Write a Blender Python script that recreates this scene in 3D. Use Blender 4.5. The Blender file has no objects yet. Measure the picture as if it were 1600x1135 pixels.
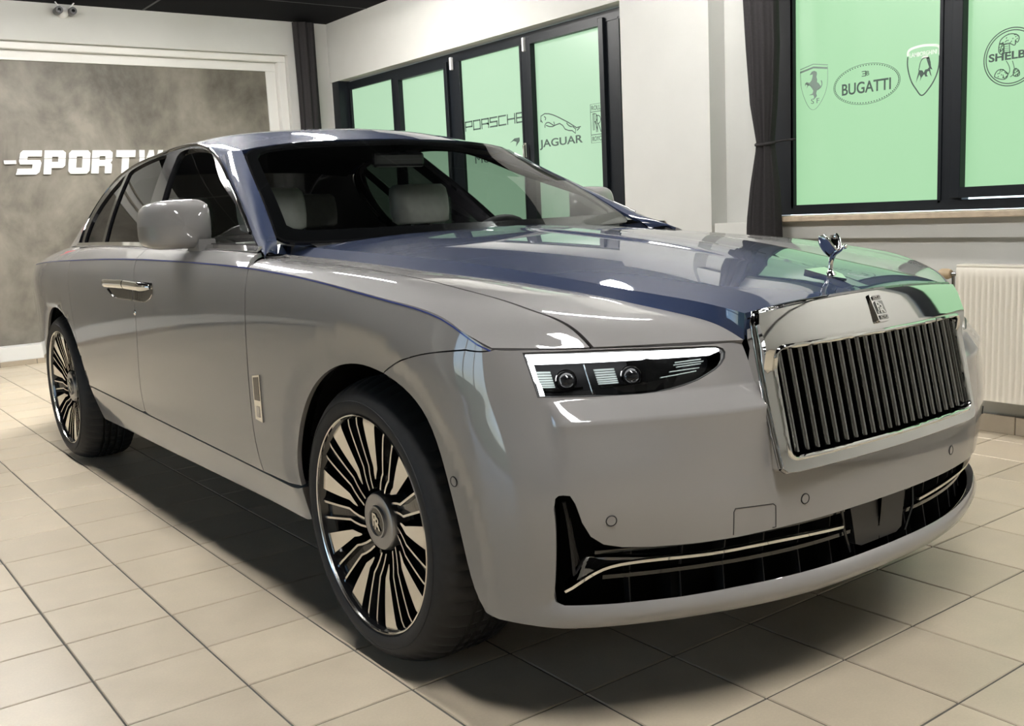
import bpy, bmesh, math, random
import numpy as np
from mathutils import Vector, Matrix
from mathutils.geometry import delaunay_2d_cdt
random.seed(7)
scene = bpy.context.scene
C = scene.collection

# ---------------------------------------------------------------- camera (hand held phone, slightly rolled)
TILE = .307
CAM_LOC = np.array([-.55608, -3.00452, 1.17937])
CAM_R = np.array([[.80087497, -.12770819, .58505547], [-.59696321, -.09314658, .79684292], [-.04726745, -.98742814, -.15083585]])  # columns right, down, forward
FPX = 1566.12
cam_data = bpy.data.cameras.new('camera'); cam = bpy.data.objects.new('camera', cam_data); C.objects.link(cam)
_r, _d, _f = CAM_R.T
cam.matrix_world = Matrix(((_r[0], -_d[0], -_f[0], CAM_LOC[0]), (_r[1], -_d[1], -_f[1], CAM_LOC[1]), (_r[2], -_d[2], -_f[2], CAM_LOC[2]), (0, 0, 0, 1)))
cam_data.sensor_fit = 'HORIZONTAL'; cam_data.sensor_width = 36; cam_data.lens = FPX / 1600 * 36
cam_data.clip_start = .05; cam_data.clip_end = 200
scene.camera = cam

# ---------------------------------------------------------------- daylight outside, seen only through the glazed door behind the camera
world = bpy.data.worlds.new('world'); scene.world = world; world.use_nodes = True
wn = world.node_tree.nodes; wl = world.node_tree.links; wn.clear()
wo = wn.new('ShaderNodeOutputWorld'); bg = wn.new('ShaderNodeBackground'); sky = wn.new('ShaderNodeTexSky')
sky.sky_type = 'HOSEK_WILKIE'; sky.sun_direction = Vector((-.5, -.45, .75)).normalized(); sky.turbidity = 3
wl.new(sky.outputs[0], bg.inputs[0]); bg.inputs[1].default_value = 14.0; wl.new(bg.outputs[0], wo.inputs[0])

scene.view_settings.view_transform = 'Standard'; scene.view_settings.look = 'None'; scene.view_settings.gamma = 1
scene.view_settings.use_curve_mapping = False
scene.view_settings.exposure = 0.18
LAMP_STRENGTH = 86.0
# ---------------------------------------------------------------- surface maths
def spline_w(xk, x):
    """weights (N,K) of the natural cubic spline through knots xk evaluated at x (linear extrapolation)"""
    xk = np.asarray(xk, float); x = np.atleast_1d(np.asarray(x, float)); K = len(xk)
    if K == 2:
        f = (x - xk[0]) / (xk[1] - xk[0]); return np.stack([1 - f, f], 1)
    h = np.diff(xk); A = np.zeros((K, K)); B = np.zeros((K, K)); A[0, 0] = A[-1, -1] = 1
    for i in range(1, K - 1):
        A[i, i - 1] = h[i - 1]; A[i, i] = 2 * (h[i - 1] + h[i]); A[i, i + 1] = h[i]
        B[i, i - 1] = 6 / h[i - 1]; B[i, i] = -6 / h[i - 1] - 6 / h[i]; B[i, i + 1] = 6 / h[i]
    M2 = np.linalg.solve(A, B); I = np.eye(K)
    xc = np.clip(x, xk[0], xk[-1]); i = np.clip(np.searchsorted(xk, xc, 'right') - 1, 0, K - 2)
    a = (xk[i + 1] - xc) / h[i]; b = 1 - a; hh = h[i]
    W = a[:, None] * I[i] + b[:, None] * I[i + 1] + ((a**3 - a) * hh**2 / 6)[:, None] * M2[i] + ((b**3 - b) * hh**2 / 6)[:, None] * M2[i + 1]
    d0 = (I[1] - I[0]) / h[0] - h[0] / 6 * M2[1]; d1 = (I[-1] - I[-2]) / h[-1] + h[-1] / 6 * M2[-2]
    lo = x < xk[0]; hi = x > xk[-1]
    W[lo] += (x[lo] - xk[0])[:, None] * d0; W[hi] += (x[hi] - xk[-1])[:, None] * d1
    return W

def curve(pts, n=None, x=None, closed=False):
    """smooth curve through pts (chord length spline); n samples"""
    P = np.asarray(pts, float)
    k = np.r_[0, np.cumsum(np.linalg.norm(np.diff(P, axis=0), axis=1))]
    if x is None: x = np.linspace(0, k[-1], n)
    return spline_w(k, x) @ P

class Surf:
    """tensor product spline surface; net[row, col, xyz]; p = (t, r)"""
    def __init__(s, net, tk, rk): s.net = np.asarray(net, float); s.tk = np.asarray(tk, float); s.rk = np.asarray(rk, float); s.bump = None
    def __call__(s, p):
        p = np.atleast_2d(np.asarray(p, float))
        X = np.einsum('ni,nj,ijk->nk', spline_w(s.rk, p[:, 1]), spline_w(s.tk, p[:, 0]), s.net)
        return X if s.bump is None else s.bump(p, X)
    def normal(s, p, e=2e-3):
        p = np.atleast_2d(np.asarray(p, float))
        du = s(p + [e, 0]) - s(p - [e, 0]); dv = s(p + [0, e]) - s(p - [0, e])
        n = np.cross(du, dv); return n / (np.linalg.norm(n, axis=1)[:, None] + 1e-12)
    def inv(s, idx, vals, p0, it=40):
        """params where the chosen two coordinates equal vals"""
        vals = np.atleast_2d(np.asarray(vals, float)); p = np.broadcast_to(np.asarray(p0, float), vals.shape).copy(); e = 1e-4
        for _ in range(it):
            F = s(p)[:, idx] - vals
            J0 = (s(p + [e, 0])[:, idx] - s(p - [e, 0])[:, idx]) / (2 * e); J1 = (s(p + [0, e])[:, idx] - s(p - [0, e])[:, idx]) / (2 * e)
            det = J0[:, 0] * J1[:, 1] - J0[:, 1] * J1[:, 0]; det = np.where(np.abs(det) < 1e-9, 1e-9, det)
            d0 = (F[:, 0] * J1[:, 1] - F[:, 1] * J1[:, 0]) / det; d1 = (J0[:, 0] * F[:, 1] - J0[:, 1] * F[:, 0]) / det
            p -= np.clip(np.stack([d0, d1], 1), -.15, .15)
        return p

# ---------------------------------------------------------------- lower body (front fascia, sides, tail), right half, car frame:
# u = towards the tail from the front axle, v = towards the side facing the camera, w = up
WHEELBASE = 3.22
_fv = [0, .2, .4, .55, .70, .80]
_front_u = [[-.885, -.877, -.841, -.790, -.722, -.660], [-.905, -.897, -.866, -.820, -.750, -.698], [-.895, -.889, -.862, -.820, -.757, -.706],
            [-.862, -.857, -.834, -.790, -.716, -.663], [-.838, -.833, -.810, -.767, -.693, -.639], [-.802, -.799, -.787, -.746, -.664, -.608]]
_front_w = [.26, .44, .60, .74, .81]
_front_top = [.862, .862, .862, .866, .872, .876]
_corner = [  # (u, v) of two corner columns per row
    [(-.594, .865), (-.510, .905)], [(-.645, .868), (-.570, .914)], [(-.654, .870), (-.582, .918)], [(-.616, .866), (-.552, .913)], [(-.594, .866), (-.536, .911)], [(-.562, .866), (-.522, .907)]]
_corner_top = [.879, .8835]
_side = [  # u, v per row, heights of rows 3, 4, 5
    (-.40, [.925, .948, .957, .957, .953, .939], .76, .865, .943), (-.20, [.932, .953, .965, .968, .967, .953], .775, .912, .978),
    (.10, [.925, .955, .970, .976, .977, .963], .785, .948, 1.010), (.60, [.905, .955, .973, .982, .982, .967], .80, .985, 1.044),
    (1.2, [.900, .955, .975, .985, .985, .969], .80, .998, 1.058), (2.0, [.900, .955, .975, .985, .985, .969], .80, 1.0, 1.060),
    (2.7, [.900, .955, .975, .984, .983, .965], .80, .985, 1.047), (3.22, [.905, .952, .970, .975, .973, .953], .80, .972, 1.034),
    (3.7, [.880, .925, .938, .942, .938, .916], .79, .952, 1.014), (4.1, [.810, .860, .876, .880, .874, .850], .78, .93, .99), (4.4, [.690, .755, .780, .785, .772, .742], .77, .905, .962)]
_tail = [(4.575, .52), (4.63, .26), (4.645, 0)]
def build_tub():
    cols = []; 
    for j, v in enumerate(_fv): cols.append([(_front_u[i][j], v, _front_w[i] if i < 5 else _front_top[j]) for i in range(6)])
    for j in range(2): cols.append([(*_corner[i][j], _front_w[i] if i < 5 else _corner_top[j]) for i in range(6)])
    for u, vs, w3, w4, w5 in _side: cols.append([(u, vs[i], (.26, .43, .60, w3, w4, w5)[i]) for i in range(6)])
    for u, v in _tail:
        k = [-.05, 0, .01, .005, -.02, -.05]
        cols.append([(u + k[i], v, (.28, .43, .60, .77, .89, .94)[i]) for i in range(6)])
    net = np.array(cols).transpose(1, 0, 2)
    tk = []; mid = net[2]
    nf = len(_fv) + 2; ns = len(_side)
    t_side = [s[0] for s in _side]
    d = np.linalg.norm(np.diff(mid, axis=0), axis=1)
    tf = [t_side[0]]
    for i in range(nf - 1, -1, -1): tf.insert(0, tf[0] - d[i])
    tr = [t_side[-1]]
    for i in range(nf + ns - 1, len(mid) - 1): tr.append(tr[-1] + d[i])
    return Surf(net, tf[:-1] + t_side + tr[1:], [.26, .43, .60, .77, .90, .97])
TUB = build_tub()
def _brow(p, X):  # crease running below the head lamps: the fascia stands proud below it
    t, r = p[:, 0], p[:, 1]; sm = lambda x: np.clip(x, 0, 1)**2 * (3 - 2 * np.clip(x, 0, 1))
    up = np.clip((.838 - r) / .088, 0, 1); dn = np.clip((r - .56) / .19, 0, 1)**1.6; f = np.where(r > .75, up, dn); m = sm((-.688 - t) / .030) * sm((t + 1.30) / .08)
    X = X.copy(); X[:, 0] -= .030 * f * m
    lip = np.clip(1 - ((r - .284) / .031)**2, -.25, 1) * sm((.345 - r) / .03) * sm((-.640 - t) / .08)   # rounded chin lip
    X[:, 0] -= .022 * lip; return X
ARCH_F = [(-.447, .262), (-.430, .290), (-.412, .363), (-.399, .465), (-.381, .543), (-.354, .626), (-.303, .712), (-.221, .768), (-.128, .798), (-.045, .809), (.042, .806), (.158, .777), (.252, .728), (.343, .645), (.412, .538), (.450, .443), (.458, .392), (.462, .335), (.462, .276)]
_aw = np.array(ARCH_F) - [0, .385]; _ath = np.arctan2(_aw[:, 1], -_aw[:, 0]); _arad = np.hypot(_aw[:, 0], _aw[:, 1])   # angle from the front, upwards
def _arch_fold(X, cu, front):
    du, dw = X[:, 0] - cu, X[:, 2] - .385; th = np.arctan2(dw, -du)
    R = np.interp(th, _ath, _arad) if front else np.hypot(.440 * np.cos(th), .415 * np.sin(th))
    d = np.hypot(du, dw) - R; k = np.clip(1 - d / .040, 0, 1.2) * (np.abs(du) < .75) * (np.abs(X[:, 1]) > .8); return k
def _shape(p, X):
    X = _brow(p, X); X[:, 1] -= .011 * (_arch_fold(X, 0, True) * (X[:, 0] < .8) + _arch_fold(X, WHEELBASE - .015, False) * (X[:, 0] > 2.4)); return X   # chamfered wheel arch edges
TUB.bump = _shape
T0 = TUB.tk[0]; TEND = TUB.tk[-1]; RTOP = TUB.rk[-1]
def top_edge(u):  # coachline: TUB params at top row for given u (side only, u >= -.55)
    return np.stack([np.asarray(u, float), np.full(len(u), RTOP)], 1)

# ---------------------------------------------------------------- bonnet and wing tops: patch parameter t = station 0..1 front to rear, r across
_N = 9
def _st(pts, us):  # resample polyline-spline by u stations
    P = np.asarray(pts, float); return spline_w(P[:, 0], us) @ P
_st_center = [(-.828, 0, .944), (-.733, 0, .976), (-.60, 0, 1.006), (-.40, 0, 1.040), (-.15, 0, 1.072), (.10, 0, 1.095), (.33, 0, 1.111), (.56, 0, 1.120)]
_st_crease = [(-.803, .406, .926), (-.706, .426, .946), (-.554, .459, .967), (-.296, .511, 1.002), (.051, .579, 1.040), (.388, .640, 1.067), (.685, .677, 1.083), (.885, .697, 1.096)]
_st_border = [(-.800, .406, .864), (-.748, .427, .896), (-.684, .451, .917), (-.581, .487, .938), (-.469, .522, .959), (-.340, .549, .976), (-.147, .590, .998), (-.006, .621, 1.0095), (.150, .650, 1.022), (.367, .689, 1.039), (.575, .717, 1.051), (.832, .748, 1.0625)]
_st_shut = [(-.651, .731, .8745), (-.615, .742, .908), (-.580, .752, .929), (-.531, .766, .945), (-.410, .786, .973), (-.271, .802, .995), (-.147, .808, 1.011), (.026, .820, 1.028), (.246, .822, 1.042), (.483, .825, 1.055), (.72, .832, 1.070)]
def _by_len(pts, n=41):
    P = np.asarray(pts, float); k = np.r_[0, np.cumsum(np.linalg.norm(np.diff(P, axis=0), axis=1))]; return spline_w(k, np.linspace(0, k[-1], n)) @ P
def make_hood():
    n = 25; cen = _by_len(_st_center, n); cre = _by_len(_st_crease, n); bor = _by_len(_st_border, n); shu = _by_len(_st_shut, n)
    rows = []
    qs = [0, .25, .5, .75, 1]
    for q in qs:
        f = 1 - q**2.7; g = q
        row = cre * g + cen * (1 - g); row[:, 2] = cre[:, 2] + (cen[:, 2] - cre[:, 2]) * f; rows.append(row)
    A = Surf(np.array(rows), np.linspace(0, 1.45, n), np.array(qs) * .5)
    B = Surf(np.array([cre, bor]), np.linspace(0, 1.45, n), [0, .07])
    # wing top: border - shut - shoulder - coachline
    us = np.linspace(-.52, .642, n); coa = TUB(top_edge(us))
    coa[0] = TUB([[TUB.inv([0, 1], [(-.530, .903)], (-.6, RTOP))[0][0], RTOP]])[0]
    m1 = bor * .5 + shu * .5; m1[:, 2] += .007 * np.minimum(1, np.linspace(0, 5, n))
    m2 = shu * .38 + coa * .62; m2[:, 2] += .0095 * np.minimum(1, np.linspace(0, 5, n))
    C = Surf(np.array([bor, m1, shu, m2, coa]), np.linspace(0, 1.4, n), [0, .14, .26, .35, .42])
    return A, B, C
HOOD_A, HOOD_B, WING = make_hood()
def _spine(p, X):  # shallow raised spine along the middle of the bonnet
    hw = .050 + .055 * np.clip((X[:, 0] + .74) / 1.2, 0, 1); z = np.clip((hw + .008 - np.abs(X[:, 1])) / .016, 0, 1); z = z * z * (3 - 2 * z)
    on = np.clip((X[:, 0] + .80) / .06, 0, 1); X = X.copy(); X[:, 2] += .005 * z * on * on * (3 - 2 * on); return X
HOOD_A.bump = _spine

# ---------------------------------------------------------------- shoulder between coachline and belt (doors, rear quarter)
def make_shoulder():
    us = np.array([.60, .9, 1.3, 1.8, 2.3, 2.8, 3.2, 3.6, 4.0, 4.35]); coa = TUB(top_edge(us))
    belt = np.array([(.66, .893, 1.083), (.9, .890, 1.092), (1.3, .888, 1.099), (1.8, .886, 1.106), (2.3, .884, 1.111), (2.8, .876, 1.109), (3.2, .850, 1.100), (3.6, .795, 1.082), (4.0, .70, 1.055), (4.35, .58, 1.02)])
    mid = coa * .48 + belt * .52; mid[:, 2] += .008; mid[:, 1] += .004
    return Surf(np.array([coa, mid, belt]), us, [0, .045, .09])
SHOULDER = make_shoulder()

# ---------------------------------------------------------------- greenhouse
def gside(u, w):  # side window surface: v as a function of u, w
    u = np.asarray(u, float); w = np.asarray(w, float)
    return .885 - .70 * (w - 1.10) + .03 * np.sin(np.clip((w - 1.08) / .46, 0, 1) * np.pi) * .5
DRIP = [(.68, .905, 1.078), (.86, .855, 1.146), (1.08, .790, 1.240), (1.32, .726, 1.333), (1.549, .664, 1.417), (1.70, .631, 1.462), (1.85, .606, 1.497), (2.065, .590, 1.522), (2.311, .592, 1.518), (2.60, .603, 1.497), (2.85, .628, 1.462), (2.97, .670, 1.405), (3.02, .725, 1.325), (3.01, .808, 1.21), (2.93, .880, 1.108)]
ROOF = Surf(np.array([
    [(1.34, 0, 1.490), (1.55, 0, 1.541), (1.90, 0, 1.576), (2.30, 0, 1.573), (2.75, 0, 1.537), (3.12, 0, 1.477)],
    [(1.36, .30, 1.484), (1.585, .30, 1.533), (1.92, .30, 1.568), (2.30, .30, 1.566), (2.75, .30, 1.531), (3.09, .30, 1.469)],
    [(1.392, .50, 1.470), (1.66, .50, 1.511), (1.98, .49, 1.549), (2.30, .49, 1.548), (2.75, .50, 1.515), (3.03, .515, 1.452)],
    [(1.45, .622, 1.453), (1.72, .575, 1.495), (2.02, .553, 1.533), (2.31, .556, 1.532), (2.74, .572, 1.498), (2.98, .60, 1.437)],
    [(1.60, .652, 1.436), (1.80, .614, 1.488), (2.06, .590, 1.5225), (2.311, .592, 1.518), (2.73, .612, 1.484), (2.92, .646, 1.438)]]),
    [0, .22, .58, .98, 1.43, 1.76], [0, .30, .50, .58, .64])
_ps = np.array([(1.430, .632, 1.452), (1.22, .688, 1.345), (1.01, .742, 1.237), (.88, .777, 1.163), (.80, .800, 1.122), (.765, .815, 1.100), (.745, .832, 1.076)])   # windscreen side edge
_pd = np.array([(1.60, .652, 1.436), (1.33, .726, 1.336), (1.08, .790, 1.240), (.90, .845, 1.160), (.77, .880, 1.108), (.69, .897, 1.086), (.662, .902, 1.076)])   # drip edge
PILLAR = Surf(np.array([_ps, _ps * .5 + _pd * .5 + np.array([-.008, .007, .009]), _pd]), [0, .24, .48, .68, .82, .88, .915], [0, .05, .10])
CPILLAR = Surf(np.array([  # rear pillar: window edge, flank, backlight edge; t from roof to deck
    [(2.73, .612, 1.484), (2.92, .646, 1.438), (3.005, .700, 1.362), (3.02, .770, 1.262), (2.99, .835, 1.170), (2.95, .880, 1.108)],
    [(2.86, .578, 1.482), (3.06, .612, 1.432), (3.20, .675, 1.345), (3.27, .745, 1.240), (3.30, .800, 1.155), (3.32, .835, 1.098)],
    [(3.03, .515, 1.452), (3.17, .53, 1.408), (3.40, .575, 1.312), (3.60, .625, 1.205), (3.72, .66, 1.135), (3.80, .69, 1.085)]]),
    [0, .09, .19, .30, .40, .47], [0, .16, .34])
SCREEN = Surf(np.array([
    [(.645, 0, 1.105), (.86, 0, 1.236), (1.09, 0, 1.370), (1.335, 0, 1.488)], [(.70, .40, 1.105), (.91, .375, 1.236), (1.13, .35, 1.365), (1.365, .32, 1.482)],
    [(.765, .66, 1.106), (.975, .612, 1.237), (1.19, .565, 1.354), (1.395, .518, 1.468)], [(.805, .792, 1.110), (1.012, .738, 1.236), (1.222, .684, 1.344), (1.427, .628, 1.4515)]]),
    [0, .25, .51, .78], [0, .40, .66, .79])
# ---------------------------------------------------------------- materials
def mat(name, color=(.5, .5, .5), rough=.5, metal=0., coat=0., coat_rough=.03, spec=.5, emit=None, estr=0.):
    m = bpy.data.materials.new(name); m.use_nodes = True; b = m.node_tree.nodes['Principled BSDF']
    b.inputs['Base Color'].default_value = (*color, 1); b.inputs['Roughness'].default_value = rough; b.inputs['Metallic'].default_value = metal
    b.inputs['Coat Weight'].default_value = coat; b.inputs['Coat Roughness'].default_value = coat_rough; b.inputs['Specular IOR Level'].default_value = spec
    if emit: b.inputs['Emission Color'].default_value = (*emit, 1); b.inputs['Emission Strength'].default_value = estr
    return m
def nodes(m): return m.node_tree.nodes, m.node_tree.links, m.node_tree.nodes['Principled BSDF']
def add_noise(m, scale, amount, detail=4, bump=0., dist=.002, coord='Object', rough_amt=0.):
    """grain: multiplies the base colour by 1 +- amount and adds fine relief"""
    n, l, b = nodes(m); tc = n.new('ShaderNodeTexCoord'); t = n.new('ShaderNodeTexNoise'); t.inputs['Scale'].default_value = scale; t.inputs['Detail'].default_value = detail
    l.new(tc.outputs[coord], t.inputs['Vector'])
    r = n.new('ShaderNodeMapRange'); r.inputs[1].default_value = .25; r.inputs[2].default_value = .75; r.inputs[3].default_value = 1 - amount; r.inputs[4].default_value = 1 + amount
    l.new(t.outputs[0], r.inputs[0]); mx = n.new('ShaderNodeMix'); mx.data_type = 'RGBA'; mx.blend_type = 'MULTIPLY'; mx.inputs[0].default_value = 1
    mx.inputs[6].default_value = b.inputs['Base Color'].default_value; l.new(r.outputs[0], mx.inputs[7]); l.new(mx.outputs[2], b.inputs['Base Color'])
    if bump: bp = n.new('ShaderNodeBump'); bp.inputs['Strength'].default_value = bump; bp.inputs['Distance'].default_value = dist; l.new(t.outputs[0], bp.inputs['Height']); l.new(bp.outputs[0], b.inputs['Normal'])
    return m
def glass_mat(name, tint, refl=.06, rough=0.0):
    """thin pane: tinted see-through plus mirror reflection by angle"""
    m = bpy.data.materials.new(name); m.use_nodes = True; n = m.node_tree.nodes; l = m.node_tree.links; n.clear()
    o = n.new('ShaderNodeOutputMaterial'); mx = n.new('ShaderNodeMixShader'); tr = n.new('ShaderNodeBsdfTransparent'); gl = n.new('ShaderNodeBsdfGlossy'); fr = n.new('ShaderNodeFresnel')
    tr.inputs[0].default_value = (*tint, 1); gl.inputs['Roughness'].default_value = rough; ge = n.new('ShaderNodeNewGeometry'); mr = n.new('ShaderNodeMapRange'); mr.inputs[3].default_value = 1.52; mr.inputs[4].default_value = 1 / 1.52; l.new(ge.outputs['Backfacing'], mr.inputs[0]); l.new(mr.outputs[0], fr.inputs[0])   # same reflection from both sides of the thin pane
    l.new(fr.outputs[0], mx.inputs[0]); l.new(tr.outputs[0], mx.inputs[1]); l.new(gl.outputs[0], mx.inputs[2]); l.new(mx.outputs[0], o.inputs[0]); return m

M = {}
M['grey'] = mat('paint_grey', (.240, .232, .231), .5, .0, 1, .015, spec=.15)
M['blue'] = mat('paint_blue', (.019, .031, .074), .5, .0, 1, .015, spec=.15)
for _k in ('grey', 'blue'): M[_k].node_tree.nodes['Principled BSDF'].inputs['Coat IOR'].default_value = 1.75
M['stripe'] = mat('stripe_blue', (.02, .04, .22), .4, 0, .6)
M['black'] = mat('black_gloss', (.008, .008, .009), .12, 0, .5)
M['matte'] = mat('black_plastic', (.012, .012, .013), .6)
M['void'] = mat('dark_cavity', (.004, .004, .004), .9, spec=.1)
M['chrome'] = mat('chrome', (.78, .78, .76), .04, 1)
M['chrome_dark'] = mat('dark_chrome', (.32, .32, .32), .10, 1)
M['polish'] = mat('polished_alloy', (.80, .78, .74), .16, 1)
M['satin'] = mat('satin_alloy', (.42, .42, .43), .28, 1)
M['rubber'] = add_noise(mat('tyre_rubber', (.008, .008, .009), .68), 60, .3, bump=.15)
M['leather'] = add_noise(mat('pale_leather', (.55, .53, .50), .5), 40, .06, bump=.1)
M['leather_dark'] = mat('dark_leather', (.035, .033, .035), .5)
M['alcant'] = mat('headliner', (.012, .012, .014), .9)
M['lens'] = glass_mat('clear_lens', (.93, .95, .96))
M['screen'] = glass_mat('windscreen_glass', (.66, .69, .68))
M['sideglass'] = glass_mat('side_glass', (.62, .66, .64))
M['privacy'] = glass_mat('privacy_glass', (.035, .035, .035))
M['drl'] = mat('light_guide', (1, 1, 1), .3, emit=(1, 1, 1), estr=3)
M['reflector'] = mat('lamp_reflector', (.62, .70, .68), .3, .25)
M['disc'] = mat('brake_disc', (.20, .20, .21), .35, 1)

# ---------------------------------------------------------------- mesh helpers
def link_mesh(name, verts, faces, mats, parent=None, midx=None, smooth=False, normals=None, angle=None):
    me = bpy.data.meshes.new(name); me.from_pydata([tuple(map(float, v)) for v in verts], [], [tuple(int(i) for i in f) for f in faces])
    for m in (mats if isinstance(mats, (list, tuple)) else [mats]): me.materials.append(m)
    if midx is not None: me.polygons.foreach_set('material_index', np.asarray(midx, dtype=np.int32))
    if smooth or normals is not None: me.polygons.foreach_set('use_smooth', np.ones(len(me.polygons), dtype=bool))
    me.update()
    if normals is not None: me.normals_split_custom_set_from_vertices([tuple(map(float, n)) for n in normals])
    elif angle is not None: 
        me.polygons.foreach_set('use_smooth', np.ones(len(me.polygons), dtype=bool)); me.set_sharp_from_angle(angle=math.radians(angle))
    o = bpy.data.objects.new(name, me); C.objects.link(o)
    if parent: o.parent = parent
    return o
def copy_obj(o, parent=None, name=None):
    c = o.copy(); C.objects.link(c); c.parent = parent
    return c
def tag(o, label=None, cat=None, group=None, kind=None):
    if label: o['label'] = label
    if cat: o['category'] = cat
    if group: o['group'] = group
    if kind: o['kind'] = kind
    return o
def empty(name, loc=(0, 0, 0), rz=0):
    o = bpy.data.objects.new(name, None); C.objects.link(o); o.location = loc; o.rotation_euler.z = rz; o.empty_display_size = .2; return o

class MB:
    """collects simple shapes into one mesh"""
    def __init__(s): s.v = []; s.f = []; s.m = []
    def add(s, verts, faces, mi=0):
        k = len(s.v); s.v += [tuple(map(float, x)) for x in verts]; s.f += [tuple(i + k for i in f) for f in faces]; s.m += [mi] * len(faces); return s
    def box(s, a, b, mi=0, bev=0.):
        x0, y0, z0 = a; x1, y1, z1 = b
        if not bev:
            return s.add([(x0, y0, z0), (x1, y0, z0), (x1, y1, z0), (x0, y1, z0), (x0, y0, z1), (x1, y0, z1), (x1, y1, z1), (x0, y1, z1)],
                         [(0, 3, 2, 1), (4, 5, 6, 7), (0, 1, 5, 4), (1, 2, 6, 5), (2, 3, 7, 6), (3, 0, 4, 7)], mi)
        bm = bmesh.new(); bmesh.ops.create_cube(bm, size=1)
        for v in bm.verts: v.co = Vector(((x0 + x1) / 2 + v.co.x * (x1 - x0), (y0 + y1) / 2 + v.co.y * (y1 - y0), (z0 + z1) / 2 + v.co.z * (z1 - z0)))
        bmesh.ops.bevel(bm, geom=bm.edges[:], offset=bev, segments=2, affect='EDGES', profile=.5)
        bm.verts.index_update(); s.add([v.co[:] for v in bm.verts], [[v.index for v in f.verts] for f in bm.faces], mi); bm.free(); return s
    def tube(s, pts, r, seg=8, mi=0, cap=True, up=None):
        P = np.asarray(pts, float); n = len(P); rr = np.broadcast_to(np.asarray(r, float), (n,)); T = np.gradient(P, axis=0); T /= np.linalg.norm(T, axis=1)[:, None] + 1e-12
        a = np.array(up if up is not None else ((0, 0, 1) if abs(T[0][2]) < .9 else (1, 0, 0)), float); V = []
        for i in range(n):
            a = a - T[i] * (a @ T[i]); a /= np.linalg.norm(a); b = np.cross(T[i], a)
            for k in range(seg):
                th = 2 * math.pi * k / seg; V.append(P[i] + rr[i] * (math.cos(th) * a + math.sin(th) * b))
        F = [(i * seg + k, i * seg + (k + 1) % seg, (i + 1) * seg + (k + 1) % seg, (i + 1) * seg + k) for i in range(n - 1) for k in range(seg)]
        if cap: F += [tuple(range(seg - 1, -1, -1)), tuple((n - 1) * seg + k for k in range(seg))]
        return s.add(V, F, mi)
    def ribbon(s, pts, nrm, width, thick, mi=0):
        """flat strip along pts lying on a surface with normals nrm"""
        P = np.asarray(pts, float); N = np.asarray(nrm, float); T = np.gradient(P, axis=0); S = np.cross(N, T); S /= np.linalg.norm(S, axis=1)[:, None] + 1e-12
        w = np.broadcast_to(np.asarray(width, float), (len(P),))[:, None] / 2; V = []
        for i in range(len(P)): V += [P[i] - S[i] * w[i] - N[i] * .002, P[i] - S[i] * w[i] * .8 + N[i] * thick, P[i] + S[i] * w[i] * .8 + N[i] * thick, P[i] + S[i] * w[i] - N[i] * .002]
        F = [(i * 4 + k, i * 4 + k + 1, i * 4 + k + 5, i * 4 + k + 4) for i in range(len(P) - 1) for k in range(3)] + [(0, 3, 2, 1)] + [tuple((len(P) - 1) * 4 + k for k in range(4))]
        return s.add(V, F, mi)
    def lathe(s, prof, seg=48, axis='y', mi=0, c=(0, 0, 0), a0=0, a1=2 * math.pi):
        """prof: (radius, height) along axis"""
        full = abs(a1 - a0 - 2 * math.pi) < 1e-6; n = len(prof); cnt = seg if full else seg + 1; V = []
        for k in range(cnt):
            th = a0 + (a1 - a0) * k / seg
            for r, h in prof:
                x, y = r * math.cos(th), r * math.sin(th)
                V.append({'y': (c[0] + x, c[1] + h, c[2] + y), 'z': (c[0] + x, c[1] + y, c[2] + h), 'x': (c[0] + h, c[1] + x, c[2] + y)}[axis])
        F = []
        for k in range(seg):
            k2 = (k + 1) % cnt
            for i in range(n - 1): F.append((k * n + i, k * n + i + 1, k2 * n + i + 1, k2 * n + i))
        return s.add(V, F, mi)
    def prism(s, poly, h0, h1, frame=None, mi=0):
        """closed polygon (x, y) extruded; frame = (origin, ex, ey, ez)"""
        n = len(poly); o, ex, ey, ez = frame if frame is not None else (np.zeros(3), np.array([1., 0, 0]), np.array([0, 1., 0]), np.array([0, 0, 1.]))
        o, ex, ey, ez = map(lambda a: np.asarray(a, float), (o, ex, ey, ez))
        A = sum(poly[i][0] * poly[(i + 1) % n][1] - poly[(i + 1) % n][0] * poly[i][1] for i in range(n))
        if A < 0: poly = poly[::-1]
        V = [o + ex * p[0] + ey * p[1] + ez * h for h in (h0, h1) for p in poly]
        tri = delaunay_2d_cdt([Vector(p) for p in poly], [(i, (i + 1) % n) for i in range(n)], [], 1, 1e-7)
        F = []
        if len(tri[0]) == n:
            for t in tri[2]:
                F.append(tuple(t[::-1])); F.append(tuple(i + n for i in t))
        else: F = [tuple(range(n - 1, -1, -1)), tuple(range(n, 2 * n))]
        F += [(i, (i + 1) % n, n + (i + 1) % n, n + i) for i in range(n)]
        return s.add(V, F, mi)
    def stroke(s, pts, width, h0, h1, frame, mi=0, closed=False):
        """flat line of given width drawn in the frame's plane"""
        P = np.asarray(pts, float)
        if closed: P = np.vstack([P, P[:1]])
        o, ex, ey, ez = map(lambda a: np.asarray(a, float), frame)
        T = np.gradient(P, axis=0); 
        if closed: T[0] = T[-1] = P[1] - P[-2]
        T /= np.linalg.norm(T, axis=1)[:, None] + 1e-12; S = np.stack([-T[:, 1], T[:, 0]], 1); V = []
        w = np.broadcast_to(np.asarray(width, float), (len(P),))[:, None] / 2
        L = P + S * w; Rr = P - S * w
        for i in range(len(P)):
            for q, h in ((Rr[i], h0), (Rr[i], h1), (L[i], h1), (L[i], h0)): V.append(o + ex * q[0] + ey * q[1] + ez * h)
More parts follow.
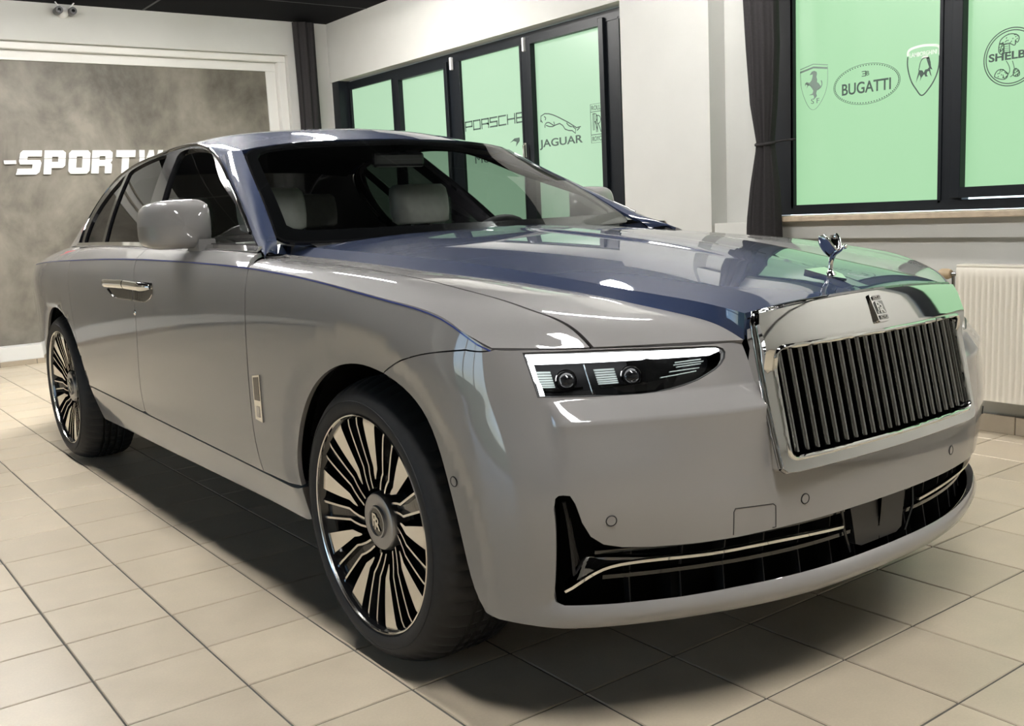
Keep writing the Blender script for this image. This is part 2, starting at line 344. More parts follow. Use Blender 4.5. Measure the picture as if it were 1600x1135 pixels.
        F = [(i * 4 + k, i * 4 + (k + 1) % 4, i * 4 + 4 + (k + 1) % 4, i * 4 + 4 + k) for i in range(len(P) - 1) for k in range(4)]
        return s.add(V, F, mi)
    def grid(s, P, mi=0, flip=False):
        """quads over an array of points [i, j, xyz]"""
        P = np.asarray(P, float); n, m = P.shape[:2]
        F = [(i * m + j, i * m + j + 1, (i + 1) * m + j + 1, (i + 1) * m + j) for i in range(n - 1) for j in range(m - 1)]
        return s.add(P.reshape(-1, 3), [f[::-1] for f in F] if flip else F, mi)
    def build(s, name, mats, parent=None, smooth=False, angle=None): return link_mesh(name, s.v, s.f, mats, parent, s.m, smooth, None, angle)

def text_mesh(body, size, extrude=.001, shear=0., offset=0., spacing=1., align='CENTER'):
    cu = bpy.data.curves.new('lettering', 'FONT'); cu.body = body; cu.size = size; cu.extrude = extrude; cu.shear = shear; cu.offset = offset; cu.space_character = spacing; cu.align_x = align; cu.align_y = 'CENTER'; cu.resolution_u = 4
    o = bpy.data.objects.new('lettering', cu); C.objects.link(o); dg = bpy.context.evaluated_depsgraph_get(); dg.update()
    me = bpy.data.meshes.new_from_object(o.evaluated_get(dg)); bpy.data.objects.remove(o); bpy.data.curves.remove(cu)
    V = np.array([v.co[:] for v in me.vertices]); F = [tuple(p.vertices) for p in me.polygons]; bpy.data.meshes.remove(me); return V, F
def put_text(mb, body, frame, cx, cy, size, extrude=.001, width=None, mi=0, **kw):
    V, F = text_mesh(body, size, extrude, **kw); o, ex, ey, ez = map(lambda a: np.asarray(a, float), frame)
    if width: V[:, 0] *= width / (V[:, 0].max() - V[:, 0].min())
    V[:, 0] -= (V[:, 0].max() + V[:, 0].min()) / 2; V[:, 1] -= (V[:, 1].max() + V[:, 1].min()) / 2
    mb.add([o + ex * (cx + v[0]) + ey * (cy + v[1]) + ez * (v[2] + extrude) for v in V], F, mi)

# ---------------------------------------------------------------- trimmed body panels
def in_poly(P, poly):
    x, y = P[:, 0], P[:, 1]; ins = np.zeros(len(P), bool); n = len(poly)
    for i in range(n):
        x0, y0 = poly[i]; x1, y1 = poly[(i + 1) % n]
        if y0 == y1: continue
        c = ((y0 > y) != (y1 > y)) & (x < (x1 - x0) * (y - y0) / (y1 - y0) + x0); ins ^= c
    return ins
def dense(poly, h):
    out = []
    for i in range(len(poly)):
        a = np.asarray(poly[i], float); b = np.asarray(poly[(i + 1) % len(poly)], float); n = max(1, int(math.ceil(np.linalg.norm(b - a) / h)))
        out += [a + (b - a) * k / n for k in range(n)]
    return np.array(out)
def panel(surf, outline, holes=(), h=.03, flange=.014, mirror=False, offset=0., hb=None, center=(None, 0, .62)):
    """part of a surface inside an outline given in its parameters; exact surface normals, folded-in edges"""
    loops = [dense(outline, hb or h * .6)] + [dense(q, hb or h * .6) for q in holes]
    B = np.vstack(loops); lo = loops[0].min(0); hi = loops[0].max(0)
    gx, gy = np.meshgrid(np.arange(lo[0] + h / 2, hi[0], h), np.arange(lo[1] + h / 2, hi[1], h)); G = np.stack([gx.ravel(), gy.ravel()], 1)
    ok = in_poly(G, loops[0])
    for q in loops[1:]: ok &= ~in_poly(G, q)
    G = G[ok]
    if len(G):
        dm = np.concatenate([np.min(np.linalg.norm(G[i:i + 500, None] - B[None], axis=2), axis=1) for i in range(0, len(G), 500)]); G = G[dm > .45 * h]
    P = np.vstack([B, G]); E = []; k = 0
    for q in loops: E += [(k + i, k + (i + 1) % len(q)) for i in range(len(q))]; k += len(q)
    r = delaunay_2d_cdt([Vector(p) for p in P], E, [], 0, 1e-7)
    P = np.array([v[:] for v in r[0]]); T = np.array([t for t in r[2] if len(t) == 3]); ce = P[T].mean(1); ok = in_poly(ce, loops[0])
    for q in loops[1:]: ok &= ~in_poly(ce, q)
    T = T[ok]; X = surf(P); N = surf.normal(P)
    cc = np.stack([np.clip(X[:, 0], -.2, 4.0) if center[0] is None else np.full(len(X), center[0]), np.full(len(X), center[1]), np.full(len(X), center[2])], 1)
    if ((X - cc) * N).sum(1).mean() < 0: N = -N
    X = X + N * offset
    tn = np.cross(X[T[:, 1]] - X[T[:, 0]], X[T[:, 2]] - X[T[:, 0]]); fl = (tn * N[T].mean(1)).sum(1) < 0; T[fl] = T[fl][:, ::-1]
    V = [X]; NN = [N]; F = [tuple(t) for t in T]; k = len(X)
    if flange:
        cnt = {}
        for t in T:
            for a, b in ((t[0], t[1]), (t[1], t[2]), (t[2], t[0])): cnt[(a, b)] = 1
        for (a, b) in cnt:
            if (b, a) in cnt or (abs(X[a, 1]) < 1e-4 and abs(X[b, 1]) < 1e-4): continue
            e = X[b] - X[a]; s_ = np.cross(e, N[a]); s_ = s_ / (np.linalg.norm(s_) + 1e-12)
            V.append(np.array([X[a], X[b], X[b] - N[b] * flange, X[a] - N[a] * flange])); NN.append(np.array([s_] * 4)); F.append((k + 1, k, k + 3, k + 2)); k += 4
    V = np.vstack(V); NN = np.vstack(NN)
    if mirror: V = V * [1, -1, 1]; NN = NN * [1, -1, 1]; F = [f[::-1] for f in F]
    return V, F, NN
def join_panels(name, parts, mats, parent):
    """parts: list of (V, F, N, material index)"""
    V = []; F = []; N = []; mi = []; k = 0
    for v, f, n, m in parts: V.append(v); N.append(n); F += [tuple(i + k for i in q) for q in f]; mi += [m] * len(f); k += len(v)
    return link_mesh(name, np.vstack(V), F, mats, parent, mi, True, np.vstack(N))
class FuncSurf:
    def __init__(s, fn): s.fn = fn
    def __call__(s, p): return s.fn(np.atleast_2d(np.asarray(p, float)))
    normal = Surf.normal
# ================================================================ THE ROOM
XL, YF, YB, XW, XR, ZC = -4.2, -6.6, 6.9, 4.5, 4.14, 3.2
M['wall'] = add_noise(mat('white_wall', (.50, .50, .475), .75), 6, .02, bump=.08)
M['ceil'] = add_noise(mat('black_ceiling', (.004, .004, .006), .8, spec=.1), 8, .1)
M['grout'] = add_noise(mat('floor_grout', (.10, .095, .085), .9), 30, .15)
M['frame'] = add_noise(mat('anthracite_frame', (.006, .008, .011), .4, spec=.25), 20, .1)
M['trim'] = mat('white_trim', (.62, .615, .59), .5)
M['plaster'] = mat('mural', (.17, .155, .135), .55)
M['sill'] = add_noise(mat('beige_stone', (.42, .34, .25), .45), 18, .18)
M['skirt'] = add_noise(mat('skirting_tile', (.34, .285, .215), .45), 9, .1)
M['radiator'] = mat('cream_enamel', (.66, .62, .54), .4)
M['curtain'] = add_noise(mat('charcoal_cloth', (.022, .020, .021), .8, spec=.2), 90, .15, bump=.2)
M['greypaint'] = add_noise(mat('grey_paint', (.20, .185, .165), .6), 3, .1)
M['whitepl'] = mat('white_plastic', (.72, .72, .72), .4)
M['film'] = mat('black_film', (.045, .075, .062), .6)
M['film_grey'] = mat('grey_film', (.20, .27, .23), .6)
M['film_pale'] = mat('pale_film', (.70, .78, .70), .6)
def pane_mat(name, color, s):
    m = mat(name, (.06, .075, .065), .3, emit=color, estr=s); return m  # green emission stands in for daylight coming through the frosted glass
M['pane_l'] = pane_mat('frosted_pane_glow_left', (.42, .66, .44), .85)
M['pane_r'] = pane_mat('frosted_pane_glow_right', (.36, .66, .37), .87)
# mural: cloudy trowelled concrete
n, l, b = nodes(M['plaster']); tc = n.new('ShaderNodeTexCoord'); n1 = n.new('ShaderNodeTexNoise'); n1.inputs['Scale'].default_value = 1.5; n1.inputs['Detail'].default_value = 9; n1.inputs['Roughness'].default_value = .62; n1.inputs['Distortion'].default_value = .5
n2 = n.new('ShaderNodeTexNoise'); n2.inputs['Scale'].default_value = 9; n2.inputs['Detail'].default_value = 6; mp = n.new('ShaderNodeMapping'); mp.inputs['Scale'].default_value = (1, 1, .8); l.new(tc.outputs['Object'], mp.inputs[0]); l.new(mp.outputs[0], n1.inputs[0]); l.new(mp.outputs[0], n2.inputs[0])
ad = n.new('ShaderNodeMath'); ad.operation = 'MULTIPLY_ADD'; ad.inputs[1].default_value = .28; l.new(n2.outputs[0], ad.inputs[0]); l.new(n1.outputs[0], ad.inputs[2])
cr = n.new('ShaderNodeValToRGB'); cr.color_ramp.elements[0].position = .46; cr.color_ramp.elements[0].color = (.075, .067, .053, 1); cr.color_ramp.elements[1].position = .82; cr.color_ramp.elements[1].color = (.225, .205, .168, 1); l.new(ad.outputs[0], cr.inputs[0]); l.new(cr.outputs[0], b.inputs['Base Color'])
bp = n.new('ShaderNodeBump'); bp.inputs['Strength'].default_value = .12; bp.inputs['Distance'].default_value = .01; l.new(n2.outputs[0], bp.inputs['Height']); l.new(bp.outputs[0], b.inputs['Normal'])
# floor tiles: beige stoneware, each tile a little different
M['tile'] = mat('beige_tile', (.50, .43, .33), .34)
n, l, b = nodes(M['tile']); ge = n.new('ShaderNodeNewGeometry'); dv = n.new('ShaderNodeVectorMath'); dv.operation = 'DIVIDE'; dv.inputs[1].default_value = (TILE, TILE, 1); l.new(ge.outputs['Position'], dv.inputs[0])
fl = n.new('ShaderNodeVectorMath'); fl.operation = 'FLOOR'; l.new(dv.outputs[0], fl.inputs[0]); sx = n.new('ShaderNodeSeparateXYZ'); l.new(fl.outputs[0], sx.inputs[0]); cx = n.new('ShaderNodeCombineXYZ'); l.new(sx.outputs[0], cx.inputs[0]); l.new(sx.outputs[1], cx.inputs[1])
wnz = n.new('ShaderNodeTexWhiteNoise'); l.new(cx.outputs[0], wnz.inputs['Vector']); ns = n.new('ShaderNodeTexNoise'); ns.inputs['Scale'].default_value = 7; ns.inputs['Detail'].default_value = 7; l.new(ge.outputs['Position'], ns.inputs['Vector'])
sp = n.new('ShaderNodeTexNoise'); sp.inputs['Scale'].default_value = 160; sp.inputs['Detail'].default_value = 2; l.new(ge.outputs['Position'], sp.inputs['Vector'])
a1 = n.new('ShaderNodeMapRange'); a1.inputs[3].default_value = .93; a1.inputs[4].default_value = 1.05; l.new(wnz.outputs['Value'], a1.inputs[0])
a2 = n.new('ShaderNodeMapRange'); a2.inputs[1].default_value = .3; a2.inputs[2].default_value = .7; a2.inputs[3].default_value = .93; a2.inputs[4].default_value = 1.06; l.new(ns.outputs[0], a2.inputs[0])
a3 = n.new('ShaderNodeMapRange'); a3.inputs[1].default_value = .3; a3.inputs[2].default_value = .7; a3.inputs[3].default_value = .97; a3.inputs[4].default_value = 1.03; l.new(sp.outputs[0], a3.inputs[0])
mu = n.new('ShaderNodeMath'); mu.operation = 'MULTIPLY'; l.new(a1.outputs[0], mu.inputs[0]); l.new(a2.outputs[0], mu.inputs[1]); mu2 = n.new('ShaderNodeMath'); mu2.operation = 'MULTIPLY'; l.new(mu.outputs[0], mu2.inputs[0]); l.new(a3.outputs[0], mu2.inputs[1])
mx = n.new('ShaderNodeMix'); mx.data_type = 'RGBA'; mx.blend_type = 'MULTIPLY'; mx.inputs[0].default_value = 1; mx.inputs[6].default_value = (.53, .455, .345, 1); l.new(mu2.outputs[0], mx.inputs[7]); l.new(mx.outputs[2], b.inputs['Base Color'])
rr = n.new('ShaderNodeMapRange'); rr.inputs[1].default_value = .3; rr.inputs[2].default_value = .7; rr.inputs[3].default_value = .30; rr.inputs[4].default_value = .42; l.new(ns.outputs[0], rr.inputs[0]); l.new(rr.outputs[0], b.inputs['Roughness'])

def sbox(name, a, b, m, bev=0.): return tag(MB().box(a, b, 0, bev).build(name, m), kind='structure')
# ---- floor with single tiles
floor = sbox('floor', (XL - .3, YF - .3, -.12), (4.9, YB + .3, -.0035), M['grout'])
def px_of(P): q = (np.asarray(P, float) - CAM_LOC) @ CAM_R; return FPX * q[..., :2] / q[..., 2:] + [800, 567.5], q[..., 2]
cells = []
for i in range(int(math.floor(XL / TILE)), int(math.ceil(4.75 / TILE))):
    for j in range(int(math.floor(YF / TILE)), int(math.ceil(7.05 / TILE))):
        q, dp = px_of([(i * TILE, j * TILE, 0), ((i + 1) * TILE, j * TILE, 0), ((i + 1) * TILE, (j + 1) * TILE, 0), (i * TILE, (j + 1) * TILE, 0)])
        ar = 0
        if dp.min() > .2 and q[:, 0].max() > 0 and q[:, 0].min() < 1600 and q[:, 1].max() > 0 and q[:, 1].min() < 1135:
            ar = .5 * abs(sum(q[k, 0] * q[(k + 1) % 4, 1] - q[(k + 1) % 4, 0] * q[k, 1] for k in range(4)))
            cc = ((i + .5) * TILE - 1.588, (j + .5) * TILE + .72)
            if abs(cc[0]) < .72 and -.45 < cc[1] < 4.3: ar = 0      # under the car
        cells.append((ar, i, j))
cells.sort(reverse=True)
def tile_shape(mb, cx, cy):
    a = TILE / 2 - .0028; bv = .0022
    V = [(cx + sx * a, cy + sy * a, -.012) for sx, sy in ((-1, -1), (1, -1), (1, 1), (-1, 1))] + [(cx + sx * a, cy + sy * a, -bv) for sx, sy in ((-1, -1), (1, -1), (1, 1), (-1, 1))] + [(cx + sx * (a - bv), cy + sy * (a - bv), 0) for sx, sy in ((-1, -1), (1, -1), (1, 1), (-1, 1))]
    return mb.add(V, [(8, 9, 10, 11)] + [(k, (k + 1) % 4, 4 + (k + 1) % 4, 4 + k) for k in range(4)] + [(4 + k, 4 + (k + 1) % 4, 8 + (k + 1) % 4, 8 + k) for k in range(4)])
t0 = tile_shape(MB(), 0, 0).build('tile', M['tile'], floor); first = True; rest = MB(); big = cells[:300]
for ar, i, j in cells:
    if (ar, i, j) not in big: tile_shape(rest, (i + .5) * TILE, (j + .5) * TILE)
for ar, i, j in big:
    o = t0 if first else copy_obj(t0, floor); first = False
    o.location = ((i + .5) * TILE + random.uniform(-.0006, .0006), (j + .5) * TILE + random.uniform(-.0006, .0006), 0)
tag(rest.build('tile_field', M['tile'], floor), kind='stuff')

ceiling = sbox('ceiling', (XL - .3, YF - .3, ZC), (4.9, YB + .5, ZC + .2), M['ceil'])
mb = MB()
for xx in (.2, 2.6): mb.box((xx - .012, YF, ZC - .002), (xx + .012, YB, ZC + .01))
for k in range(10): mb.box((XL, YF + 1.4 * k, ZC - .0025), (4.5, YF + 1.4 * k + .02, ZC + .01))
mb.build('ceiling_joint', mat('ceiling_joint_black', (.012, .012, .016), .5), ceiling)

# ---- back wall with a framed concrete mural
wb = MB(); wb.box((XL - .3, YB, 2.865), (4.9, YB + .35, ZC)).box((4.035, YB, -.1), (4.9, YB + .35, 2.87)).box((XL - .3, YB + .20, -.1), (4.1, YB + .35, 2.9))
wall_back = tag(wb.build('wall_back', M['wall']), kind='structure')
mural = MB().box((XL, YB + .15, .165), (3.845, YB + .20, 2.715)).build('mural_panel', M['plaster'], wall_back)
tr = MB(); tr.box((XL, YB + .13, 2.712), (3.95, YB + .2, 2.80), 0, .004).box((3.843, YB + .132, .1), (3.949, YB + .2, 2.712), 0, .004).box((XL, YB + .06, 2.80), (4.035, YB + .2, 2.866), 0, .006).box((3.95, YB + .062, .1), (4.034, YB + .2, 2.80), 0, .006)
tr.build('mural_frame', M['trim'], wall_back)
tag(MB().box((XL, YB - .02, .045), (4.49, YB + .16, .172), 0, .004).build('baseboard_back', M['trim']), kind='structure')
bs = None
for k in range(int((4.49 - XL) / TILE) + 1):
    x0 = XL + k * TILE
    if bs is None: bs = tag(MB().box((XL, YB - .028, -.002), (4.49, YB + .0, .042)).build('trim_1', M['grout']), kind='structure')
    if x0 > -1.5: MB().box((x0 + .002, YB - .034, 0), (min(x0 + TILE, 4.48) - .002, YB - .001, .046), 0, .003).build('skirting_tile', M['skirt'], bs)

# ---- window wall (far side of the car), left bay with a strip of frosted windows
ww = MB(); ww.box((XW, 1.9, 2.60), (XW + .35, YB + .2, ZC)).box((XW, 1.9, -.1), (XW + .35, YB + .2, .93)).box((XW + .02, 6.86, -.1), (XW + .35, YB + .2, 2.62))
wall_left = tag(ww.build('wall_right', M['wall']), kind='structure')
MB().box((XW + .004, 6.72, .93), (XW + .14, 6.862, 2.60)).build('window_reveal', M['frame'], wall_left)
def window(name, x, y0, y1, z0, z1, panes, mat_pane, depth=.07, bar=.055):
    """frosted window: outer frame, each sash, each pane. panes: (y0, y1, z0, z1, opens)"""
    lo = min(p[0] for p in panes); hi = max(p[1] for p in panes); zb = min(p[2] for p in panes); zt = max(p[3] for p in panes)
    fr = MB(); fr.box((x, lo - .004, z0), (x + depth, hi + .004, zb - .004)).box((x, lo - .004, zt + .004), (x + depth, hi + .004, z1)).box((x, y0, z0), (x + depth, lo - .004, z1)).box((x, hi + .004, z0), (x + depth, y1, z1))
    ps = sorted(panes)
    for a, b_ in zip(ps[:-1], ps[1:]): fr.box((x + .006, a[1] + .004, zb - .004), (x + depth, b_[0] - .004, zt + .004))
    w = tag(fr.build(name, M['frame']), kind='structure')
    for p0, p1, q0, q1, op in panes:
        s = .052 if op else .02; d = x - (.022 if op else 0) ; sh = MB()
        sh.box((d + .0008, p0, q0 - s), (x + .05, p1, q0), 0).box((d + .0008, p0, q1), (x + .05, p1, q1 + s), 0).box((d, p0 - s, q0 - s), (x + .05, p0, q1 + s), 0, .003).box((d, p1, q0 - s), (x + .05, p1 + s, q1 + s), 0, .003)
        sh.build('sash', M['frame'], w)
        MB().box((x + .028, p0, q0), (x + .036, p1, q1)).build('pane', mat_pane, w)
    return w
GL = 4.628
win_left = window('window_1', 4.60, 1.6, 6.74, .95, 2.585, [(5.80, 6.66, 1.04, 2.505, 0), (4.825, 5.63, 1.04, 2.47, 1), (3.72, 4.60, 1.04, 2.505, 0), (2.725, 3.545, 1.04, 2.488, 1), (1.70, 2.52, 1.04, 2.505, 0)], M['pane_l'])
for y in (4.70, 3.632):
    MB().box((4.57, y - .012, 2.44), (4.602, y + .012, 2.55), 0, .006).build('hinge_cover', M['whitepl'], win_left)
hd = MB(); hd.box((4.565, 3.635, 1.60), (4.58, 3.665, 1.72), 0, .004).box((4.545, 3.64, 1.50), (4.565, 3.66, 1.70), 0, .006); hd.build('window_handle', M['chrome'], win_left)

# ---- pillar and right bay
sbox('wall_pillar', (4.1, 1.215, -.1), (4.85, 1.975, ZC), M['wall'])
wr = MB(); wr.box((XR + .012, YF - .2, -.1), (XR + .3, 1.22, 1.03)).box((XR, YF - .2, 2.66), (XR + .3, 1.22, ZC)).box((XR, YF - .2, 1.0), (XR + .3, -2.62, 2.7)).box((XR + .1, .93, 1.0), (XR + .35, 1.22, 2.7))
sbox('trim_3', (XR - .03, YF - .2, .945), (XR + .011, 1.2, 1.04), M['wall'])
wall_r = tag(wr.build('wall_front_right', M['wall']), kind='structure')
tag(MB().box((4.055, -2.65, 1.041), (4.30, .90, 1.071), 0, .004).build('trim_2', M['sill']), kind='structure')
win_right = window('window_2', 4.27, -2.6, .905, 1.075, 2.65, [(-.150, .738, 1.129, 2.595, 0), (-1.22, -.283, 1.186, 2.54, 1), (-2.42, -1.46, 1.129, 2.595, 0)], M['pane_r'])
sk = tag(MB().box((XR - .004, YF, -.002), (XR + .013, 1.2, .084)).build('baseboard_right', M['grout']), kind='structure')
for k in range(9):
    y0 = 1.19 - (k + 1) * TILE * 1.0
    MB().box((XR - .010, y0 + .002, 0), (XR + .002, y0 + TILE - .002, .088), 0, .003).build('skirting_tile', M['skirt'], sk)

# ---- remaining walls: left, with a white pillar and a glazed door to the garden; front behind the camera
DY0, DY1, DZ = -1.2, 1.7, 2.1
wlf = MB(); wlf.box((XL - .3, DY1, -.1), (XL, YB + .3, ZC)).box((XL - .3, YF - .3, -.1), (XL, DY0, ZC)).box((XL - .3, DY0, DZ), (XL, DY1, ZC))
tag(wlf.build('wall_left', M['greypaint']), kind='structure')
sbox('wall_left_pillar', (XL, 2.3, 0), (XL + .25, 3.0, ZC), M['wall'])
sbox('wall_front', (XL - .3, YF - .3, -.1), (4.6, YF, ZC), M['wall'])
df = MB()
for y in np.linspace(DY0, DY1, 4): df.box((XL - .12, y - .03, 0), (XL - .04, y + .03, DZ))
df.box((XL - .12, DY0, DZ - .06), (XL - .04, DY1, DZ)).box((XL - .12, DY0, 0), (XL - .04, DY1, .05))
door = tag(df.build('door_1', M['frame']), kind='structure')
M['clear'] = glass_mat('clear_glass', (.95, .97, .96))
for k in range(3):
    ys = np.linspace(DY0, DY1, 4); MB().box((XL - .085, ys[k] + .03, .05), (XL - .075, ys[k + 1] - .03, DZ - .06)).build('pane', M['clear'], door)
M['grass'] = add_noise(mat('lawn_green', (.10, .20, .045), .9), 3, .35)
tag(MB().box((-40, -35, -.4), (XL - .31, 30, -.12)).build('lawn', M['grass']), label='green lawn outside the glazed door', cat='lawn', kind='structure')

# ---- ceiling lamps: flat white panels in rows
lamp_face = mat('lamp_diffuser', (.9, .9, .9), .5, emit=(1, .975, .935), estr=LAMP_STRENGTH)
def ceiling_lamp(x, y, lx, ly, label):
    e = empty('ceiling_lamp', (x, y, ZC)); tag(e, label, 'lamp', 'flat ceiling lamps')
    f = MB(); f.box((-lx, -ly, -.03), (lx, ly, 0), 0, .004)
    f.build('lamp_frame', M['whitepl'], e); MB().box((-lx + .012, -ly + .02, -.095), (lx - .012, ly - .02, -.03)).build('diffuser', lamp_face, e)
for x, row, wd_, ys_ in ((.45, 'left', .12, (-2.55, 1.3, 4.6)), (2.0, 'middle', .15, (4.7,)), (3.1, 'right', .06, (-3.0, .6, 4.3))):  # the single middle lamp is added to brighten the mural wall
    for y, nth in zip(ys_, ('third', 'second', 'first')): ceiling_lamp(x, y, wd_, .62, 'flat white ceiling lamp, %s row, %s from the mural wall' % (row, nth) if len(ys_) > 1 else 'added flat ceiling lamp between the two rows, brightening the mural wall')
# ================================================================ THE CAR
car = empty('car', (1.58789, -.71855, 0), math.radians(90.3))
tag(car, 'pale grey luxury saloon with blue bonnet and roof and an upright chrome vaned grille', 'car')
def on_side(pts):
    P = np.asarray(pts, float); return TUB.inv([0, 2], P, np.stack([P[:, 0], np.clip(P[:, 1], .27, .96)], 1))
def on_front(pts, t0=-1.1):
    P = np.asarray(pts, float); return TUB.inv([1, 2], P, np.stack([T0 + P[:, 0], np.clip(P[:, 1], .27, .96)], 1))
def arch(cu, ru, rw, a0, a1, n, cw=.385, k=1.):
    th = np.radians(np.linspace(a0, a1, n)); return np.stack([cu + ru * k * np.cos(th), cw + rw * k * np.sin(th)], 1)
FA = (-.025, .446, .424); RA = (WHEELBASE - .015, .440, .415)
seg = lambda a, b, n: [tuple(np.asarray(a) + (np.asarray(b) - np.asarray(a)) * i / (n - 1)) for i in range(n)]
tc_end = float(TUB.inv([0, 1], [(-.530, .903)], (-.6, RTOP))[0][0])
shut = on_side(np.array(curve([(-.462, .8785), (-.323, .860), (-.207, .830), (-.165, .815), (-.133, .799)], 14)))       # bumper to wing joint
af = on_side(curve(ARCH_F[:9], 24)); g3_in = on_front([(.398, .577), (.400, .66), (.402, .75), (.404, .83)])
tg = float(TUB.inv([1, 2], [(.405, .862)], (-1.19, RTOP))[0][0])
rgb_ = float(on_front([(0.001, .577)])[0][1])
INTAKE_TOP = [(-.700, .573), (-.714, .571), (-.724, .552), (-.738, .505), (-.758, .470), (-.788, .448), (-.830, .437), (-.900, .430), (-.990, .4265), (-1.094, .4265), (-1.232, .430), (-1.40, .432), (T0, .433)]
INTAKE_BOT = [(T0, .311), (-1.40, .311), (-1.246, .311), (-1.108, .311), (-.969, .309), (-.824, .310), (-.715, .312), (-.700, .318)]
INTAKE_SIDE = [(-.692, .335), (-.684, .45), (-.678, .54), (-.682, .565), (-.690, .572)]
HEADLAMP = [(-.681, .9655), (-.76, .9665), (-.839, .967), (-.92, .9675), (-1.01, .9675), (-1.08, .9665), (-1.116, .964), (-1.130, .957), (-1.134, .947), (-1.1275, .930), (-1.114, .914), (-1.095, .899), (-1.045, .868), (-1.012, .853), (-.982, .843), (-.945, .836), (-.910, .834), (-.86, .836), (-.814, .840), (-.75, .846), (-.684, .852)]
bump = [(T0, .26)] + seg((T0 + .1, .26), (af[0][0] - .01, .26), 20) + [tuple(p) for p in af] + [tuple(p) for p in shut[::-1]] + [(tc_end, RTOP)] + seg((tc_end - .03, RTOP), (tg, RTOP), 12) + [tuple(p) for p in g3_in[::-1]]
bump += seg((g3_in[0][0] - .02, rgb_), (T0, rgb_), 8) + INTAKE_TOP[::-1] + INTAKE_SIDE[::-1] + INTAKE_BOT[::-1]
hl_hole = HEADLAMP
pn = [panel(TUB, bump, [hl_hole], h=.018, flange=.02, mirror=m) + (0,) for m in (False, True)]
join_panels('front_bumper', pn, [M['grey']], car)
# wings
door_f = on_side(curve([(.715, .392), (.712, .5), (.695, .68), (.665, .86), (.648, .95), (.640, 1.045)], 14)); door_f[-1] = (.640, RTOP)
for m in (False, True):
    fo = [(tc_end + .009, RTOP)] + [tuple(p + (.0012, .0026)) for p in shut] + [tuple(p) for p in on_side(curve(ARCH_F[8:17], 26))] + seg(on_side([(.475, .392)])[0], door_f[0] - (.005, 0), 6) + [tuple(p - (.005, 0)) for p in door_f] + seg((.6, RTOP), (tc_end + .05, RTOP), 20)
    top = [(0.006, .42)] + seg((.05, .42), (1.395, .42), 24) + [(1.395, .40), (1.395, .30), (1.395, .263)] + seg((1.35, .263), (.003, .263), 24) + [(.003, .30), (.003, .36)]
    join_panels('front_wing', [panel(TUB, fo, h=.03, mirror=m) + (0,), panel(WING, top, h=.016, mirror=m) + (0,)], [M['grey']], car)
# doors
bgap = on_side(curve([(1.885, .433), (1.862, .55), (1.80, .75), (1.758, .92), (1.742, 1.058)], 14)); bgap[-1] = (1.742, RTOP)
rgap = on_side([(2.797, .562), (2.80, .75), (2.80, .92), (2.802, 1.04)]); rgap[-1] = (2.802, RTOP)
sill_top = lambda u: .392 + (u - .7) * .0285
for m in (False, True):
    fd = [tuple(p) for p in door_f] + seg((.70, RTOP), (1.70, RTOP), 16) + [tuple(p - (.0025, 0)) for p in bgap[::-1]] + [tuple(p) for p in on_side([(u, sill_top(u)) for u in np.linspace(1.84, .75, 12)])]
    sh = [(.655, 0)] + seg((.7, 0), (1.7395, 0), 12) + seg((1.7395, .03), (1.7395, .09), 3) + seg((1.7, .09), (.67, .09), 12) + [(.66, .045)]
    join_panels('front_door', [panel(TUB, fd, h=.035, mirror=m) + (0,), panel(SHOULDER, sh, h=.02, mirror=m) + (0,)], [M['grey']], car)
    ra = on_side(arch(*RA, 176, 156.5, 8))
    rd = [tuple(p + (.0025, 0)) for p in bgap] + seg((1.8, RTOP), (2.78, RTOP), 14) + [tuple(p - (.0025, 0)) for p in rgap[::-1]] + [tuple(p - (.003, 0)) for p in ra[::-1]] + [tuple(p) for p in on_side([(u, sill_top(u)) for u in np.linspace(2.72, 1.92, 10)])]
    sh = [(1.7445, 0)] + seg((1.8, 0), (2.80, 0), 12) + seg((2.80, .03), (2.80, .09), 3) + seg((2.75, .09), (1.7445, .09), 12) + [(1.7445, .045)]
    join_panels('rear_door', [panel(TUB, rd, h=.035, mirror=m) + (0,), panel(SHOULDER, sh, h=.02, mirror=m) + (0,)], [M['grey']], car)
    # sill
    so = [tuple(p) for p in on_side([(.459, .385), (.462, .335), (.462, .282)])] + [tuple(p) for p in on_side([(u, .276) for u in np.linspace(.48, 2.70, 14)])] + [tuple(p) for p in on_side(arch(*RA, 194, 177, 5))] + [tuple(p) for p in on_side([(u, sill_top(u) - .007) for u in np.linspace(2.70, .48, 22)])]
    join_panels('side_sill', [panel(TUB, so, h=.035, flange=.05, mirror=m) + (0,)], [M['grey']], car)
    # rear quarter with tail
    rq = [tuple(p + (.0025, 0)) for p in rgap] + seg((2.9, RTOP), (TEND, RTOP), 30) + [(TEND, .6), (TEND, .30)] + seg((TEND - .1, .30), (3.75, .30), 14) + [tuple(p) for p in on_side(arch(*RA, -12, 155.5, 26))]
    sh = [(2.805, 0)] + seg((2.9, 0), (4.35, 0), 16) + [(4.35, .045), (4.35, .09)] + seg((4.3, .09), (2.805, .09), 16) + [(2.805, .045)]
    join_panels('rear_quarter', [panel(TUB, rq, h=.05, mirror=m) + (0,), panel(SHOULDER, sh, h=.03, mirror=m) + (0,)], [M['grey']], car)
